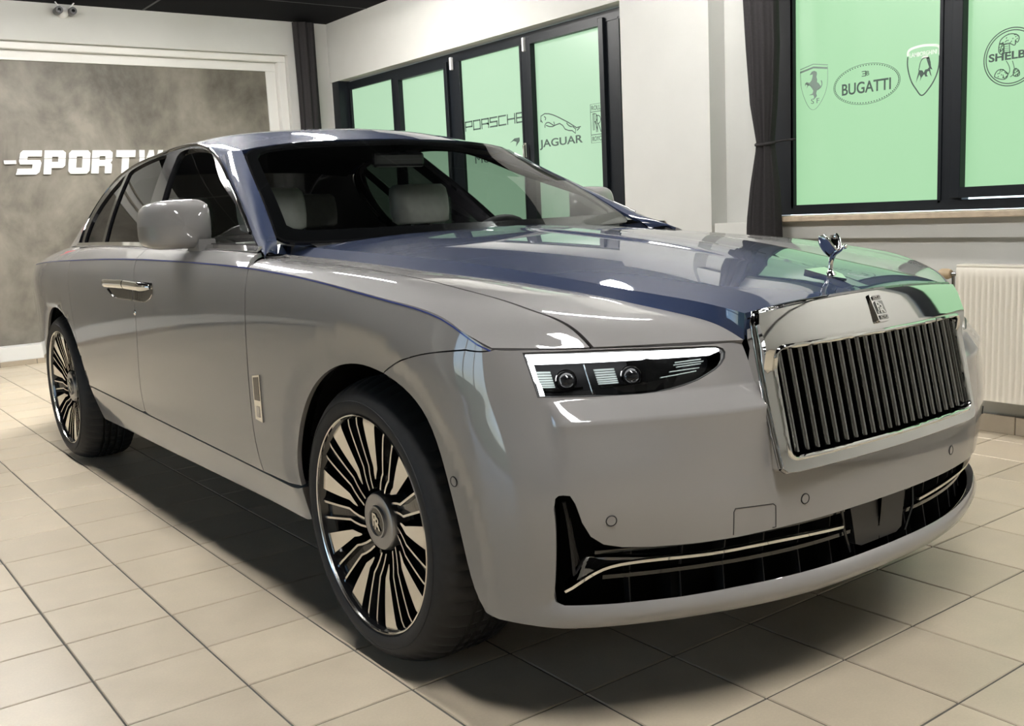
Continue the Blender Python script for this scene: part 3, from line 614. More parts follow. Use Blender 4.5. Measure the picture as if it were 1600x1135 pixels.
# bonnet: blue middle and flanks, grey edges
hp = []
for m in (False, True):
    hp.append(panel(HOOD_A, [(.004, 0)] + seg((.004, .1), (.004, .5), 5) + seg((.1, .5), (1.45, .5), 20) + seg((1.45, .4), (1.45, 0), 5) + seg((1.4, 0), (.05, 0), 20), h=.028, mirror=m) + (0,))
    hp.append(panel(HOOD_B, [(.004, 0), (.004, .07)] + seg((.05, .07), (1.45, .07), 24) + [(1.45, 0)] + seg((1.4, 0), (.05, 0), 24), h=.022, mirror=m) + (0,))
    hp.append(panel(WING, [(.004, .001), (.004, .1), (.004, .257)] + seg((.05, .257), (1.395, .257), 24) + [(1.395, .1), (1.395, .001)] + seg((1.35, .001), (.05, .001), 24), h=.016, mirror=m) + (1,))
join_panels('bonnet', hp, [M['blue'], M['grey']], car)
# roof with both front pillars
rp = []
for m in (False, True):
    rp.append(panel(ROOF, [(0, 0)] + seg((0, .1), (0, .64), 6) + seg((.1, .64), (1.76, .64), 16) + seg((1.76, .5), (1.76, 0), 5) + seg((1.6, 0), (.1, 0), 16), h=.035, mirror=m) + (0,))
    rp.append(panel(PILLAR, [(0, 0), (0, .05), (0, .1)] + seg((.1, .1), (.915, .1), 10) + [(.915, .05), (.915, 0)] + seg((.8, 0), (.1, 0), 10), h=.018, mirror=m) + (0,))
    foot = Surf(np.array([[(.862, .735, 1.092), (.778, .812, 1.104)], [(.838, .752, 1.0635), (.748, .836, 1.075)]]), [0, .10], [0, .05])
    rp.append(panel(foot, [(.003, 0), (.003, .05), (.1, .05), (.1, 0)], h=.02, mirror=m) + (0,))
join_panels('roof', rp, [M['blue']], car)
for m in (False, True):
    join_panels('rear_pillar', [panel(CPILLAR, [(0, 0), (0, .16), (0, .34), (.2, .34), (.47, .34), (.47, .16), (.47, 0), (.2, 0)], h=.025, mirror=m) + (0,)], [M['grey']], car)
# boot deck and rear screen
deck = Surf(np.array([[(3.86, 0, 1.085), (4.25, 0, 1.06), (4.60, 0, .985), (4.62, 0, .945)], [(3.83, .35, 1.085), (4.22, .35, 1.058), (4.55, .35, .983), (4.575, .35, .945)], [(3.75, .70, 1.078), (4.10, .665, 1.045), (4.30, .60, .99), (4.38, .70, .955)]]), [0, .4, .75, .82], [0, .35, .7])
join_panels('boot_lid', [panel(deck, [(0, 0), (0, .7), (.4, .7), (.82, .7), (.82, 0), (.4, 0)], h=.06, mirror=m) + (0,) for m in (False, True)], [M['grey']], car)
rear_sc = Surf(np.array([[(3.12, 0, 1.477), (3.50, 0, 1.30), (3.88, 0, 1.085)], [(3.09, .30, 1.469), (3.46, .33, 1.295), (3.85, .38, 1.085)], [(3.03, .515, 1.452), (3.40, .575, 1.312), (3.80, .69, 1.085)]]), [0, .4, .8], [0, .32, .62])
join_panels('rear_screen', [panel(rear_sc, [(0, 0), (0, .62), (.4, .62), (.8, .62), (.8, 0), (.4, 0)], h=.06, flange=0, mirror=m) + (0,) for m in (False, True)], [M['privacy']], car)

# ---- windscreen with dark printed border
def scr_poly(d):
    t1 = .78 - d * .8; r1 = .79 - d; c = .05
    return [(d, 0)] + seg((d, .1), (d, r1 - c), 8) + [(d + .012, r1 - c * .35), (d + c * .7, r1)] + seg((.15, r1), (t1 - c, r1), 8) + [(t1 - c * .3, r1 - c * .35), (t1, r1 - c)] + seg((t1, r1 - .1), (t1, 0), 8)
join_panels('windscreen', [panel(SCREEN, scr_poly(.004), h=.04, flange=0, mirror=m, offset=.002) + (0,) for m in (False, True)], [M['screen']], car)
bd = []
for m in (False, True):
    outer = scr_poly(0); inner = scr_poly(.045); inner = [(p[0] + (.03 if p[0] < .1 else 0), p[1]) for p in inner]
    bd.append(panel(SCREEN, outer + [(.74, 0)] + [(.744, 0)] * 0 + inner[::-1], h=.03, flange=.01, mirror=m, offset=-.002) + (0,))
join_panels('windscreen_border', bd, [M['black']], car)
cowl = MB()
us = curve([(.52, 0, 1.075), (.58, .38, 1.068), (.70, .62, 1.045)], 12); us2 = SCREEN(np.stack([np.full(12, .01), np.linspace(0, .70, 12)], 1))
for sgn in (1, -1): cowl.grid(np.stack([us * [1, sgn, 1], us2 * [1, sgn, 1] - [0, 0, .006]]), flip=sgn > 0)
cowl.build('scuttle', M['matte'], car, smooth=True)

# ---- side windows
GS = FuncSurf(lambda p: np.stack([p[:, 0], gside(p[:, 0], p[:, 1]), p[:, 1]], 1))
drip = curve(DRIP, 60)[:, [0, 2]]
front_gl = curve([(.775, 1.112), (1.00, 1.200), (1.22, 1.276), (1.418, 1.342), (1.56, 1.400), (1.675, 1.447), (1.78, 1.476), (1.90, 1.492), (2.03, 1.502), (2.12, 1.503)], 30).tolist() + [(2.16, 1.496), (2.165, 1.478), (2.090, 1.393), (1.95, 1.250), (1.835, 1.118)]
rear_gl = [(1.985, 1.121), (2.09, 1.24), (2.235, 1.393), (2.32, 1.485), (2.345, 1.498)] + curve([(2.40, 1.500), (2.55, 1.489), (2.70, 1.470), (2.775, 1.455)], 8).tolist() + [(2.790, 1.443), (2.70, 1.33), (2.60, 1.21), (2.515, 1.121)]
quart_gl = [(2.555, 1.121), (2.64, 1.21), (2.735, 1.325), (2.822, 1.435), (2.85, 1.425)] + curve([(2.905, 1.365), (2.94, 1.29), (2.935, 1.21), (2.88, 1.13)], 8).tolist() + [(2.86, 1.121)]
frame_o = [(.72, 1.094)] + [tuple(p) for p in drip[2:-2]] + [(2.92, 1.105)] + seg((2.8, 1.105), (.9, 1.092), 8)
for m in (False, True):
    join_panels('window_surround', [panel(GS, frame_o, [front_gl, rear_gl, quart_gl], h=.03, hb=.015, flange=.025, mirror=m, offset=.001) + (0,)], [M['black']], car)
    join_panels('front_side_window', [panel(GS, front_gl, h=.05, hb=.02, flange=0, mirror=m, offset=-.012) + (0,)], [M['sideglass']], car)
    join_panels('rear_side_window', [panel(GS, rear_gl, h=.05, hb=.02, flange=0, mirror=m, offset=-.008) + (0,)], [M['privacy']], car)
    join_panels('quarter_window', [panel(GS, quart_gl, h=.05, hb=.02, flange=0, mirror=m, offset=-.008) + (0,)], [M['privacy']], car)
    s = -1 if m else 1
    # bright trims
    D3 = curve(DRIP[1:], 60); D3[:, 1] = gside(D3[:, 0], D3[:, 2]) * .5 + D3[:, 1] * .5 + .004
    mb = MB(); mb.tube(D3 * [1, s, 1], .007, 6); mb.build('roof_trim', M['chrome_dark'], car, angle=60)
    bl = np.array([(u, gside(u, 1.103) + .010, w) for u, w in ((.715, 1.094), (.9, 1.097), (1.3, 1.102), (1.75, 1.108), (2.3, 1.112), (2.8, 1.111), (2.91, 1.11))]); bl = curve(bl, 40); mb = MB()
    mb.ribbon(bl * [1, s, 1], np.tile([0, s * .75, .66], (40, 1)), .024, .006); mb.build('belt_trim', M['chrome'], car, angle=40)
# ================================================================ front end details
def tub_pt(p, off=0., s=1):
    p = np.atleast_2d(np.asarray(p, float)); X = TUB(p); N = -TUB.normal(p); return (X + N * off) * [1, s, 1], N * [1, s, 1]
def gplane(v, w, off=0.):
    v = np.asarray(v, float); w = np.asarray(w, float); k = (w - .926) / (.584 - .926); return np.stack([-.805 - .075 * k - .025 * (1 - (v / .41)**2) - off + 0 * v, v + 0 * w, w + 0 * v], -1)
GRN = np.array([-.90, 0, .436]); M['vane'] = mat('vane_steel', (.40, .40, .39), .10, 1); M['lampblack'] = mat('lamp_housing', (.006, .006, .007), .45, spec=.2)
# ---- grille: chrome surround, vanes, badge
def rrect(v0, v1, w0, w1, r, n=6, top=None):
    P = []
    for cx, cy, a in ((v1 - r, w1 - r, 0), (v0 + r, w1 - r, 90), (v0 + r, w0 + r, 180), (v1 - r, w0 + r, 270)):
        for k in range(n + 1): th = math.radians(a + 90 * k / n); P.append((cx + r * math.cos(th), cy + r * math.sin(th)))
    return P
crown = lambda v: .944 - .018 * (abs(v) / .406)**2.2
g_out = [(.404 - .002, .585), (.409, .70), (.410, .82), (.408, .905)] + [(v, crown(v)) for v in np.linspace(.398, -.398, 21)] + [(-.408, .905), (-.410, .82), (-.409, .70), (-.402, .585), (-.390, .576)] + [(v, .573) for v in np.linspace(-.36, .36, 9)] + [(.390, .576)]
g_in = rrect(-.377, .377, .602, .850, .022)
GF = FuncSurf(lambda p: gplane(p[:, 0], p[:, 1], .020 + .018 * np.clip((.948 - p[:, 1]) / .088, 0, 1)**.75 * np.clip((p[:, 1] - .80) / .05, 0, 1)))
gf = panel(GF, g_out, [g_in], h=.02, hb=.012, flange=.05, center=(0, 0, .7))
grille = join_panels('grille', [gf + (0,)], [M['chrome']], car)
mb = MB()   # polished inner rim of the opening
rim = np.array([gplane(v, w, .020 + .017 * float(np.clip((w - .80) / .05, 0, 1))) for v, w in dense(g_in, .012)]); rim = np.vstack([rim, rim[:1]]); mb.tube(rim, .006, 6, cap=False); mb.build('opening_rim', M['chrome'], grille, angle=60)
mb = MB()   # bright shadow gap round the shell
ro = np.array([gplane(v, w, .010) for v, w in dense(g_out, .015)]); ro = np.vstack([ro, ro[:1]]); mb.tube(ro, .006, 6, cap=False); mb.build('shell_edge', M['chrome_dark'], grille, angle=60)
NV = 22; sp = .754 / NV
vane = None
for i in range(NV):
    v = -.377 + sp * (i + .5)
    if abs(v) < .001: continue
    pr = [(-.0068, -.045), (-.0058, .000), (-.0042, .0085), (0, .0110), (.0042, .0085), (.0058, .000), (.0068, -.045)]; P = []
    for w in np.linspace(.606, .847, 6):
        c = gplane(0, w, -.012); P.append([(c[0] - q * .977, p, c[2] + q * .214) for p, q in pr])
    if vane is None:
        mb = MB(); mb.grid(np.array(P)); vane = mb.build('vane', M['vane'], grille, angle=50); o = vane
    else: o = copy_obj(vane, grille)
    o.location = (.025 * ((v / .41)**2), v, 0)
mb = MB()   # dark radiator behind the vanes
P = [[gplane(v, w, -.055) for v in np.linspace(-.385, .385, 9)] for w in np.linspace(.59, .86, 4)]; mb.grid(np.array(P)); mb.build('radiator_backing', M['void'], grille, smooth=True)
mb = MB(); mb.grid(np.array([[gplane(v, .601, o_) for v in np.linspace(-.385, .385, 12)] for o_ in (.018, -.055)])); mb.build('opening_floor', M['chrome_dark'], grille, smooth=True)
# badge: upright plate with double R
fr = (gplane(0, .903, .033), (0, -1, 0), (.436, 0, .90), GRN)
bd = MB(); bd.prism([(x, y) for x, y in rrect(-.0235, .0235, -.036, .036, .005, 3)], -.004, .0045, fr)
badge = bd.build('badge', M['chrome'], grille)
bd = MB(); bd.prism([(x, y) for x, y in rrect(-.018, .018, -.0165, .0165, .002, 2)], .005, .0056, fr); bd.prism(rrect(-.018, .018, .0195, .031, .002, 2), .005, .0056, fr); bd.prism(rrect(-.018, .018, -.031, -.0195, .002, 2), .005, .0056, fr)
bd.build('badge_field', M['chrome_dark'], grille)
bd = MB(); put_text(bd, 'R', fr, -.004, .003, .034, .0035, offset=.0006); put_text(bd, 'R', fr, .004, -.003, .034, .0035, offset=.0006); put_text(bd, 'ROLLS', fr, 0, .0253, .011, .0035, width=.030); put_text(bd, 'ROYCE', fr, 0, -.0253, .011, .0035, width=.030)
bd.build('badge_lettering', M['chrome'], grille)

# ---- head lamps
for s in (1, -1):
    m = s < 0; hl_in = HEADLAMP
    house = panel(TUB, HEADLAMP, h=.03, flange=-.054, mirror=m, offset=-.075)
    lamp = join_panels('head_lamp', [house + (0,)], [M['lampblack']], car)
    join_panels('lamp_lens', [panel(TUB, HEADLAMP, h=.03, flange=0, mirror=m, offset=-.003) + (0,)], [M['lens']], lamp)
    mb = MB(); ring, nn = tub_pt(np.vstack([dense(HEADLAMP, .02), HEADLAMP[:1]]), -.004, s); mb.tube(ring, .0035, 5, cap=False); mb.build('lamp_seal', M['matte'], lamp, angle=60)
    # light guide: bar along the top and down the outer edge
    mb = MB(); tt = np.concatenate([np.linspace(-1.126, -1.10, 4), np.linspace(-1.07, -.688, 24)]); lo = np.where(tt < -1.11, .953, .9475)
    a, n_ = tub_pt(np.stack([tt, np.full(len(tt), .9635)], 1), -.010, s); b_, _ = tub_pt(np.stack([tt, lo], 1), -.012, s); c_, _ = tub_pt(np.stack([tt, lo], 1), -.03, s); d_, _ = tub_pt(np.stack([tt, np.full(len(tt), .9635)], 1), -.03, s)
    mb.grid(np.stack([d_, a, b_, c_]), flip=s < 0)
    rr_ = np.linspace(.948, .857, 12); t1 = -.687 - .003 * (rr_ < .9); a, _ = tub_pt(np.stack([t1, rr_], 1), -.010, s); b_, _ = tub_pt(np.stack([t1 - .009 - .005 * (rr_ - .857) / .09, rr_], 1), -.012, s); c_, _ = tub_pt(np.stack([t1 - .014, rr_], 1), -.03, s)
    mb.grid(np.stack([a, b_, c_]), flip=s > 0); mb.build('light_guide', M['drl'], lamp, smooth=True)
    # projector modules
    for t_a, t_b in ((-.696, -.800), (-.838, -.945)):
        tm = t_a + (t_b - t_a) * .42; md = MB()
        for k in range(7):   # finned reflector
            r = .893 + k * .0062; q, _ = tub_pt([(t_a, r), (t_a, r + .0045), (tm, r + .0045), (tm, r)], -.040, s); q2, _ = tub_pt([(t_a, r), (tm, r)], -.055, s); md.add(q, [(0, 1, 2, 3), (3, 2, 1, 0)])
        mo = md.build('reflector', M['reflector'], lamp)
        lc, ln = tub_pt([((tm + t_b) / 2 - .002, .913)], -.045, s); lc = lc[0]; ln = ln[0]; R_ = .021
        ball = MB(); e1 = np.cross(ln, [0, 0, 1]); e1 /= np.linalg.norm(e1); e2 = np.cross(e1, ln); V = []; ns_ = 20
        for i in range(7):
            ph = math.radians(15 * i); V += [lc + ln * (R_ * .8 * math.cos(ph)) + R_ * math.sin(ph) * (math.cos(2 * math.pi * k / ns_) * e1 + math.sin(2 * math.pi * k / ns_) * e2) for k in range(ns_)]
        F = [(i * ns_ + k, i * ns_ + (k + 1) % ns_, (i + 1) * ns_ + (k + 1) % ns_, (i + 1) * ns_ + k) for i in range(6) for k in range(ns_)]; ball.add(V, F); ball.build('projector_lens', M['black'], lamp, smooth=True)
        rg = MB(); rg.tube([lc + R_ * 1.08 * (math.cos(a_) * e1 + math.sin(a_) * e2) for a_ in np.linspace(0, 2 * math.pi, 25)], .0022, 5, cap=False); rg.build('projector_ring', M['chrome_dark'], lamp, angle=60)
        ba, bn = tub_pt(np.stack([np.linspace(t_a, t_b, 10), .884 - .004 * np.sin(np.linspace(0, math.pi, 10))], 1), -.035, s); cb = MB(); cb.ribbon(ba, bn, .007, .006); cb.build('module_trim', M['chrome'], lamp, angle=40)
    for k, (t_a, t_b, r0, r1) in enumerate([(-1.02, -1.085, .936, .940), (-1.015, -1.09, .930, .934), (-1.02, -1.082, .924, .928), (-1.0, -1.075, .912, .917), (-.975, -1.065, .897, .908)]):
        p, n_ = tub_pt(np.stack([np.linspace(t_a, t_b, 6), np.linspace(r0, r1, 6)], 1), -.035, s); cb = MB(); cb.ribbon(p, n_, .0025, .004); cb.build('reflector_blade', M['reflector'], lamp)
    p, n_ = tub_pt([(-.818, .944), (-.818, .856)], -.03, s); cb = MB(); cb.tube(np.linspace(p[0], p[1], 6), .0015, 5); cb.build('divider', M['chrome_dark'], lamp)

# ---- lower intake
ip = INTAKE_BOT[1:] + INTAKE_SIDE + INTAKE_TOP
intake = join_panels('lower_intake', [panel(TUB, [(T0, .311)] + ip, h=.04, flange=-.088, mirror=m, offset=-.11) + (0,) for m in (False, True)], [M['void']], car)
for r, off, wd in ((.356, -.035, .012), (.410, -.045, .010)):
    mb = MB(); tt = np.linspace(-.80 if r < .4 else -.78, T0, 30)
    for s in (1, -1):
        p, n_ = tub_pt(np.stack([tt, np.full(30, r)], 1), off, s); mb.ribbon(p, n_ if s > 0 else n_, wd, .008)
    mb.build('intake_slat', M['black'], intake, angle=40)
for s in (1, -1):
    for t in (-.87, -.99, -1.10, -1.21, -1.32, -1.43, -1.52):
        mb = MB(); a, n_ = tub_pt(np.stack([np.full(6, t), np.linspace(.315, .425, 6)], 1), -.05, s); b_, _ = tub_pt(np.stack([np.full(6, t), np.linspace(.315, .425, 6)], 1), -.10, s)
        mb.grid(np.stack([a, b_])); mb.grid(np.stack([a + [0, .004, 0], b_ + [0, .004, 0]]), flip=True); mb.grid(np.stack([a, a + [0, .004, 0]]), flip=True); mb.build('intake_rib', M['matte'], intake)
    for k in range(3):   # raked blades in the outer corner
        mb = MB(); a, n_ = tub_pt(np.stack([np.linspace(-.700 - .012 * k, -.735 - .012 * k, 6), np.linspace(.545 - .05 * k, .36 - .01 * k, 6)], 1), -.04 - .01 * k, s); mb.ribbon(a, n_, .008, .006); mb.build('corner_blade', M['matte'], intake, angle=40)
    # chrome strip with winged end
    pth = curve([(-.716, .334), (-.756, .3625), (-.796, .383), (-.852, .3915), (-1.019, .391), (-1.181, .392), (-1.30, .389), (-1.43, .383)], 40)
    p, n_ = tub_pt(pth, -.018, s); mb = MB(); mb.ribbon(p, n_, .0085, .008); strip = mb.build('intake_strip', M['chrome'], intake, angle=40)
    e1_ = curve([(-.716, .333), (-.735, .372), (-.766, .401), (-.818, .400), (-.87, .394)], 16); e0_ = pth[np.linspace(0, 17, 16).astype(int)]
    a, _ = tub_pt(e0_, -.014, s); b_, _ = tub_pt(e1_, -.045, s); mb = MB(); mb.grid(np.stack([a, (a + b_) / 2 + [-.006, 0, .006], b_]), flip=s > 0); mb.build('strip_wing', M['chrome'], intake, smooth=True)
# radar cover in the middle
rc = MB(); fr = (np.array([-.862, .0, .375]), (0, -1, 0), (.03, 0, 1), (-1, 0, .03)); rc.prism([(-.115, .050), (.115, .050), (.098, -.042), (.075, -.052), (-.075, -.052), (-.098, -.042)], -.01, .012, fr)
radar = rc.build('radar_cover', mat('radar_black', (.016, .016, .017), .4), intake)
for sy in (1, -1):
    mb = MB(); mb.tube([(-.872, sy * .150, .43), (-.876, sy * .146, .38), (-.872, sy * .118, .318)], .004, 6); mb.build('radar_frame', M['black'], intake, angle=60)

# ---- parking sensors, towing eye cover
for s in (1, -1):
    for t, r in ((-.802, .504), (-1.283, .487), (-.397, .571)):
        c_, n_ = tub_pt([(t, r)], .0, s); c_ = c_[0]; n_ = n_[0]; e1 = np.cross(n_, [0, 0, 1.]); e1 /= np.linalg.norm(e1); e2 = np.cross(e1, n_); mb = MB()
        mb.prism([(.0105 * math.cos(a_), .0105 * math.sin(a_)) for a_ in np.linspace(0, 2 * math.pi, 20, endpoint=False)], -.004, .0012, (c_, e1, e2, n_), 0)
        mb.tube([c_ + n_ * .001 + .0115 * (math.cos(a_) * e1 + math.sin(a_) * e2) for a_ in np.linspace(0, 2 * math.pi, 21)], .0014, 5, 1, cap=False); mb.build('parking_sensor', [M['grey'], M['matte']], car, angle=50)
tw = dense([(-1.087, .433), (-1.086, .488), (-1.090, .496), (-1.190, .491), (-1.197, .485), (-1.199, .433)], .01)[:-10]
p, n_ = tub_pt(tw, .0002); mb = MB(); mb.tube(p, .0012, 5); mb.build('towing_cover_joint', M['matte'], car)

# ---- bonnet ornament: leaning winged figure on a flat diamond plate
orn = MB(); oc = np.array([-.735, 0, .9815]); tilt = np.array([.20, 0, 1.]) ; tilt /= np.linalg.norm(tilt)
slope = np.array([1, 0, .26]); slope /= np.linalg.norm(slope)
nrm = np.array([-.26, 0, 1]); nrm /= np.linalg.norm(nrm)
orn.prism([(-.046, 0), (-.01, .030), (.052, .040), (.052, -.040), (-.01, -.030)], -.004, .002, (oc, slope, (0, 1, 0), nrm))
plate = orn.build('ornament_plate', M['chrome'], car)
og = MB(); rows = []
for z, x, rx, ry in [(0, .000, .014, .016), (.005, 0, .011, .013), (.009, .001, .0072, .0085), (.016, .002, .0060, .0070), (.030, .001, .0062, .0068), (.042, -.002, .0072, .0082), (.049, -.006, .0075, .0090), (.055, -.012, .0075, .0100), (.060, -.020, .0070, .0095), (.063, -.027, .0050, .0062), (.0645, -.031, .0040, .0042), (.067, -.036, .0062, .0056), (.071, -.040, .0062, .0055), (.074, -.042, .0035, .0035), (.0745, -.042, .0004, .0004)]:
    rows.append([oc + [x + rx * math.cos(a_) * .9, ry * math.sin(a_), z + rx * math.cos(a_) * (.5 if z > .05 else .1)] for a_ in np.linspace(0, 2 * math.pi, 17)])
og.grid(np.array(rows), flip=True); fig = og.build('ornament_figure', M['chrome'], plate, smooth=True)
for s in (1, -1):   # robe billowing up and back from the arms
    wg = MB(); fr_ = curve([(-.020, .008, .062), (-.012, .018, .078), (-.004, .024, .092), (.004, .026, .100)], 10); bk = curve([(.000, .005, .044), (.012, .012, .058), (.020, .020, .078), (.018, .024, .097)], 10); md_ = (fr_ + bk) / 2 + [.002, .006, 0]
    for k, o_ in ((0, 0), (1, .003)): wg.grid((np.stack([fr_, md_, bk]) + [0, o_, 0]) * [1, s, 1] + oc, flip=(k == 0) == (s > 0))
    wg.tube((fr_ * [1, s, 1]) + oc, np.linspace(.004, .003, 10), 6); wg.tube((bk * [1, s, 1]) + oc, .0024, 6); wg.build('ornament_wing', M['chrome'], plate, angle=70)

# ---- coachline, wing badge, door handles
for s in (1, -1):
    tt = np.linspace(tc_end + .02, 3.9, 90); p, n_ = tub_pt(np.stack([tt, np.full(90, RTOP - .0045)], 1), .0, s); mb = MB(); mb.ribbon(p, n_, .0042, .0008); mb.build('coachline', M['stripe'], car)
    # wing badge: chrome frame with dark inlay
    bpoly = on_side([(.594, .722), (.648, .714), (.664, .575), (.612, .570)]); q, n_ = tub_pt(bpoly, .0, s); ce = q.mean(0); n0 = n_.mean(0); mb = MB(); V = list(q - n0 * .003) + list(q + n0 * .005); F = [(4, 5, 6, 7), (7, 6, 5, 4)] + [(k, (k + 1) % 4, 4 + (k + 1) % 4, 4 + k) for k in range(4)] + [(4 + k, 4 + (k + 1) % 4, (k + 1) % 4, k) for k in range(4)]
    mb.add(V, F); bdg = mb.build('wing_badge', M['chrome'], car)
    up = lambda a, b_: q[0] * (1 - a) * (1 - b_) + q[1] * a * (1 - b_) + q[2] * a * b_ + q[3] * (1 - a) * b_
    mb = MB(); V = [up(a, b_) + n0 * .0056 for a, b_ in ((.12, .04), (.88, .04), (.9, .55), (.14, .55))]; mb.add(V, [(0, 1, 2, 3), (3, 2, 1, 0)]); mb.build('badge_inlay', M['black'], bdg)
    mb = MB(); V = [up(a, b_) + n0 * .0058 for a, b_ in ((.28, .68), (.72, .68), (.74, .92), (.3, .92))]; mb.add(V, [(0, 1, 2, 3), (3, 2, 1, 0)]); mb.build('badge_plate', M['satin'], bdg)
    # door handles: two chrome grips meeting at the door joint
    for u0, u1 in ((1.515, 1.765), (1.775, 2.11)):
        far = u1 if u0 > 1.7 else u0; near = u0 if u0 > 1.7 else u1
        us_ = np.linspace(near, far, 14); e = np.clip((np.abs(us_ - far)) / .06, 0, 1)**.5; mb = MB(); rows = []
        for u_, e_ in zip(us_, e):
            pt, nn = tub_pt(on_side([(u_, .963 - .012 * abs(u_ - 1.8))]), .0, s); c_ = pt[0] + nn[0] * (.012 + .020 * e_)
            hh = .018 * (.45 + .55 * e_); rows.append([c_ + nn[0] * .011 * (.4 + .6 * e_) * math.cos(a_) + np.array([0, 0, 1]) * hh * math.sin(a_) for a_ in np.linspace(0, 2 * math.pi, 13)])
        mb.grid(np.array(rows), flip=(s > 0) == (u0 > 1.7)); hd_ = mb.build('door_handle', M['chrome'], car, smooth=True)
        mb = MB(); V = []
        us2_ = np.linspace(near, far, 10); lw = .022 + .034 * np.clip((np.abs(us2_ - far)) / .10, 0, 1)**.6
        a, nn = tub_pt(on_side([(u_, .975) for u_ in us2_]), .003, s); b_, _ = tub_pt(on_side([(u_, .955 - l_) for u_, l_ in zip(us2_, lw)]), .003, s); mb.grid(np.stack([a, (a + b_) / 2 - nn * .002, b_])); mb.grid(np.stack([a, (a + b_) / 2 - nn * .002, b_]), flip=True); mb.build('handle_plate', M['chrome_dark'], hd_, smooth=True)
        mb = MB(); mb.tube(b_ + nn * .002, .003, 6); mb.build('handle_plate_rim', M['chrome'], hd_, angle=60)
    c_, n_ = tub_pt(on_side([(1.775, .85)]), .001, s); mb = MB(); mb.lathe([(.001, .004), (.009, .003), (.012, 0)], 14, 'y'); o = mb.build('door_lock', M['chrome'], car, smooth=True); o.location = c_[0]; o.rotation_euler.z = 0 if s > 0 else math.pi
    # ---- door mirror
    mb = MB(); rows = []
    for k, (u_, sc) in enumerate([(1.165, .0), (1.166, .45), (1.171, .72), (1.184, .90), (1.205, .985), (1.235, 1.0), (1.275, .985), (1.30, .95)]):
        ring = []
        for a_ in np.linspace(0, 2 * math.pi, 41):
            ca, sa = math.cos(a_), math.sin(a_); ex = abs(ca)**.42 * (1 if ca > 0 else -1); ey = abs(sa)**.46 * (1 if sa > 0 else -1)
            vv = .966 + .110 * sc * ex * (1 - .10 * max(0, ey) * (ex > 0)) + .010 * (u_ - 1.165) / .135; wz = 1.182 + .083 * sc * ey + (.008 if ey > 0 else .0) * sc * (1 - (ex + 1) / 2)
            ring.append((u_ + .025 * max(0, ex)**2 * sc + .012 * sc * ey * ey, vv * s, wz))
        rows.append(ring)
    mb.grid(np.array(rows), flip=s < 0); mir = mb.build('door_mirror', M['grey'], car, smooth=True)
    mb = MB(); ring = np.array(rows[-1]); c0 = ring[:-1].mean(0); mb.add(list(ring[:-1] - [.006, 0, 0]) + [c0 - [.006, 0, 0]], [(k, (k + 1) % 40, 40) for k in range(40)] + [(40, (k + 1) % 40, k) for k in range(40)]); mb.build('mirror_glass', M['chrome'], mir)
    mb = MB(); st = []
    for z, va, vb, ua, ub in ((1.060, .862, .926, 1.17, 1.28), (1.085, .862, .926, 1.168, 1.28), (1.105, .862, .925, 1.167, 1.275), (1.13, .865, .922, 1.168, 1.27)): st.append([(ua, va * s, z), (ua, vb * s, z), (ub, vb * s, z), (ub, va * s, z), (ua, va * s, z)])
    mb.grid(np.array(st), flip=s > 0); mb.build('mirror_foot', M['grey'], mir)

# ================================================================ cabin
cab = MB(); cab.box((.60, -.80, .40), (3.9, .80, .46)); cab.box((.55, -.82, .40), (.70, .82, 1.02)); cab.box((3.35, -.72, .42), (3.9, .72, 1.06))
for s in (1, -1): cab.box((.65, s * .86 - .02, .40), (2.95, s * .86 + .02, 1.07)); cab.box((2.9, s * .72 - .06, .40), (3.9, s * .72 + .06, 1.05))
interior = cab.build('interior_tub', M['leather_dark'], car)
hl = []
for m in (False, True): hl.append(panel(ROOF, [(.03, 0), (.03, .3), (.03, .6), (.8, .6), (1.74, .6), (1.74, 0), (.8, 0)], h=.1, flange=0, mirror=m, offset=-.03) + (0,))
join_panels('headliner', hl, [M['alcant']], interior)
db = MB(); P = [[(.72 + .22 * (v / .8)**2, v * .96, 1.06), (.84 + .12 * (v / .8)**2, v * .97, 1.092), (.95, v, 1.100 + (.022 if abs(v + .37) < .25 else 0)), (1.08, v, 1.075 + (.02 if abs(v + .37) < .25 else 0)), (1.13, v, 1.02), (1.13, v, .80)] for v in np.linspace(-.80, .80, 17)]
db.grid(np.array(P), flip=True); db.build('dashboard', M['leather_dark'], interior, smooth=True)
sw = MB(); cst = np.array([1.22, -.37, .99]); ax = np.array([.86, 0, .5]); e2 = np.array([-.5, 0, .86]); 
sw.tube([cst + .185 * (math.cos(a_) * np.array([0, 1, 0]) + math.sin(a_) * e2) for a_ in np.linspace(0, 2 * math.pi, 33)], .015, 8, cap=False); sw.tube([cst + [0, -.17, 0], cst, cst + [0, .17, 0]], .018, 6); sw.tube([cst, cst - e2 * .17], .016, 6); sw.box(tuple(cst - [.03, .06, .05]), tuple(cst + [.02, .06, .05]), 0, .015)
sw.build('steering_wheel', M['leather_dark'], interior, angle=60)
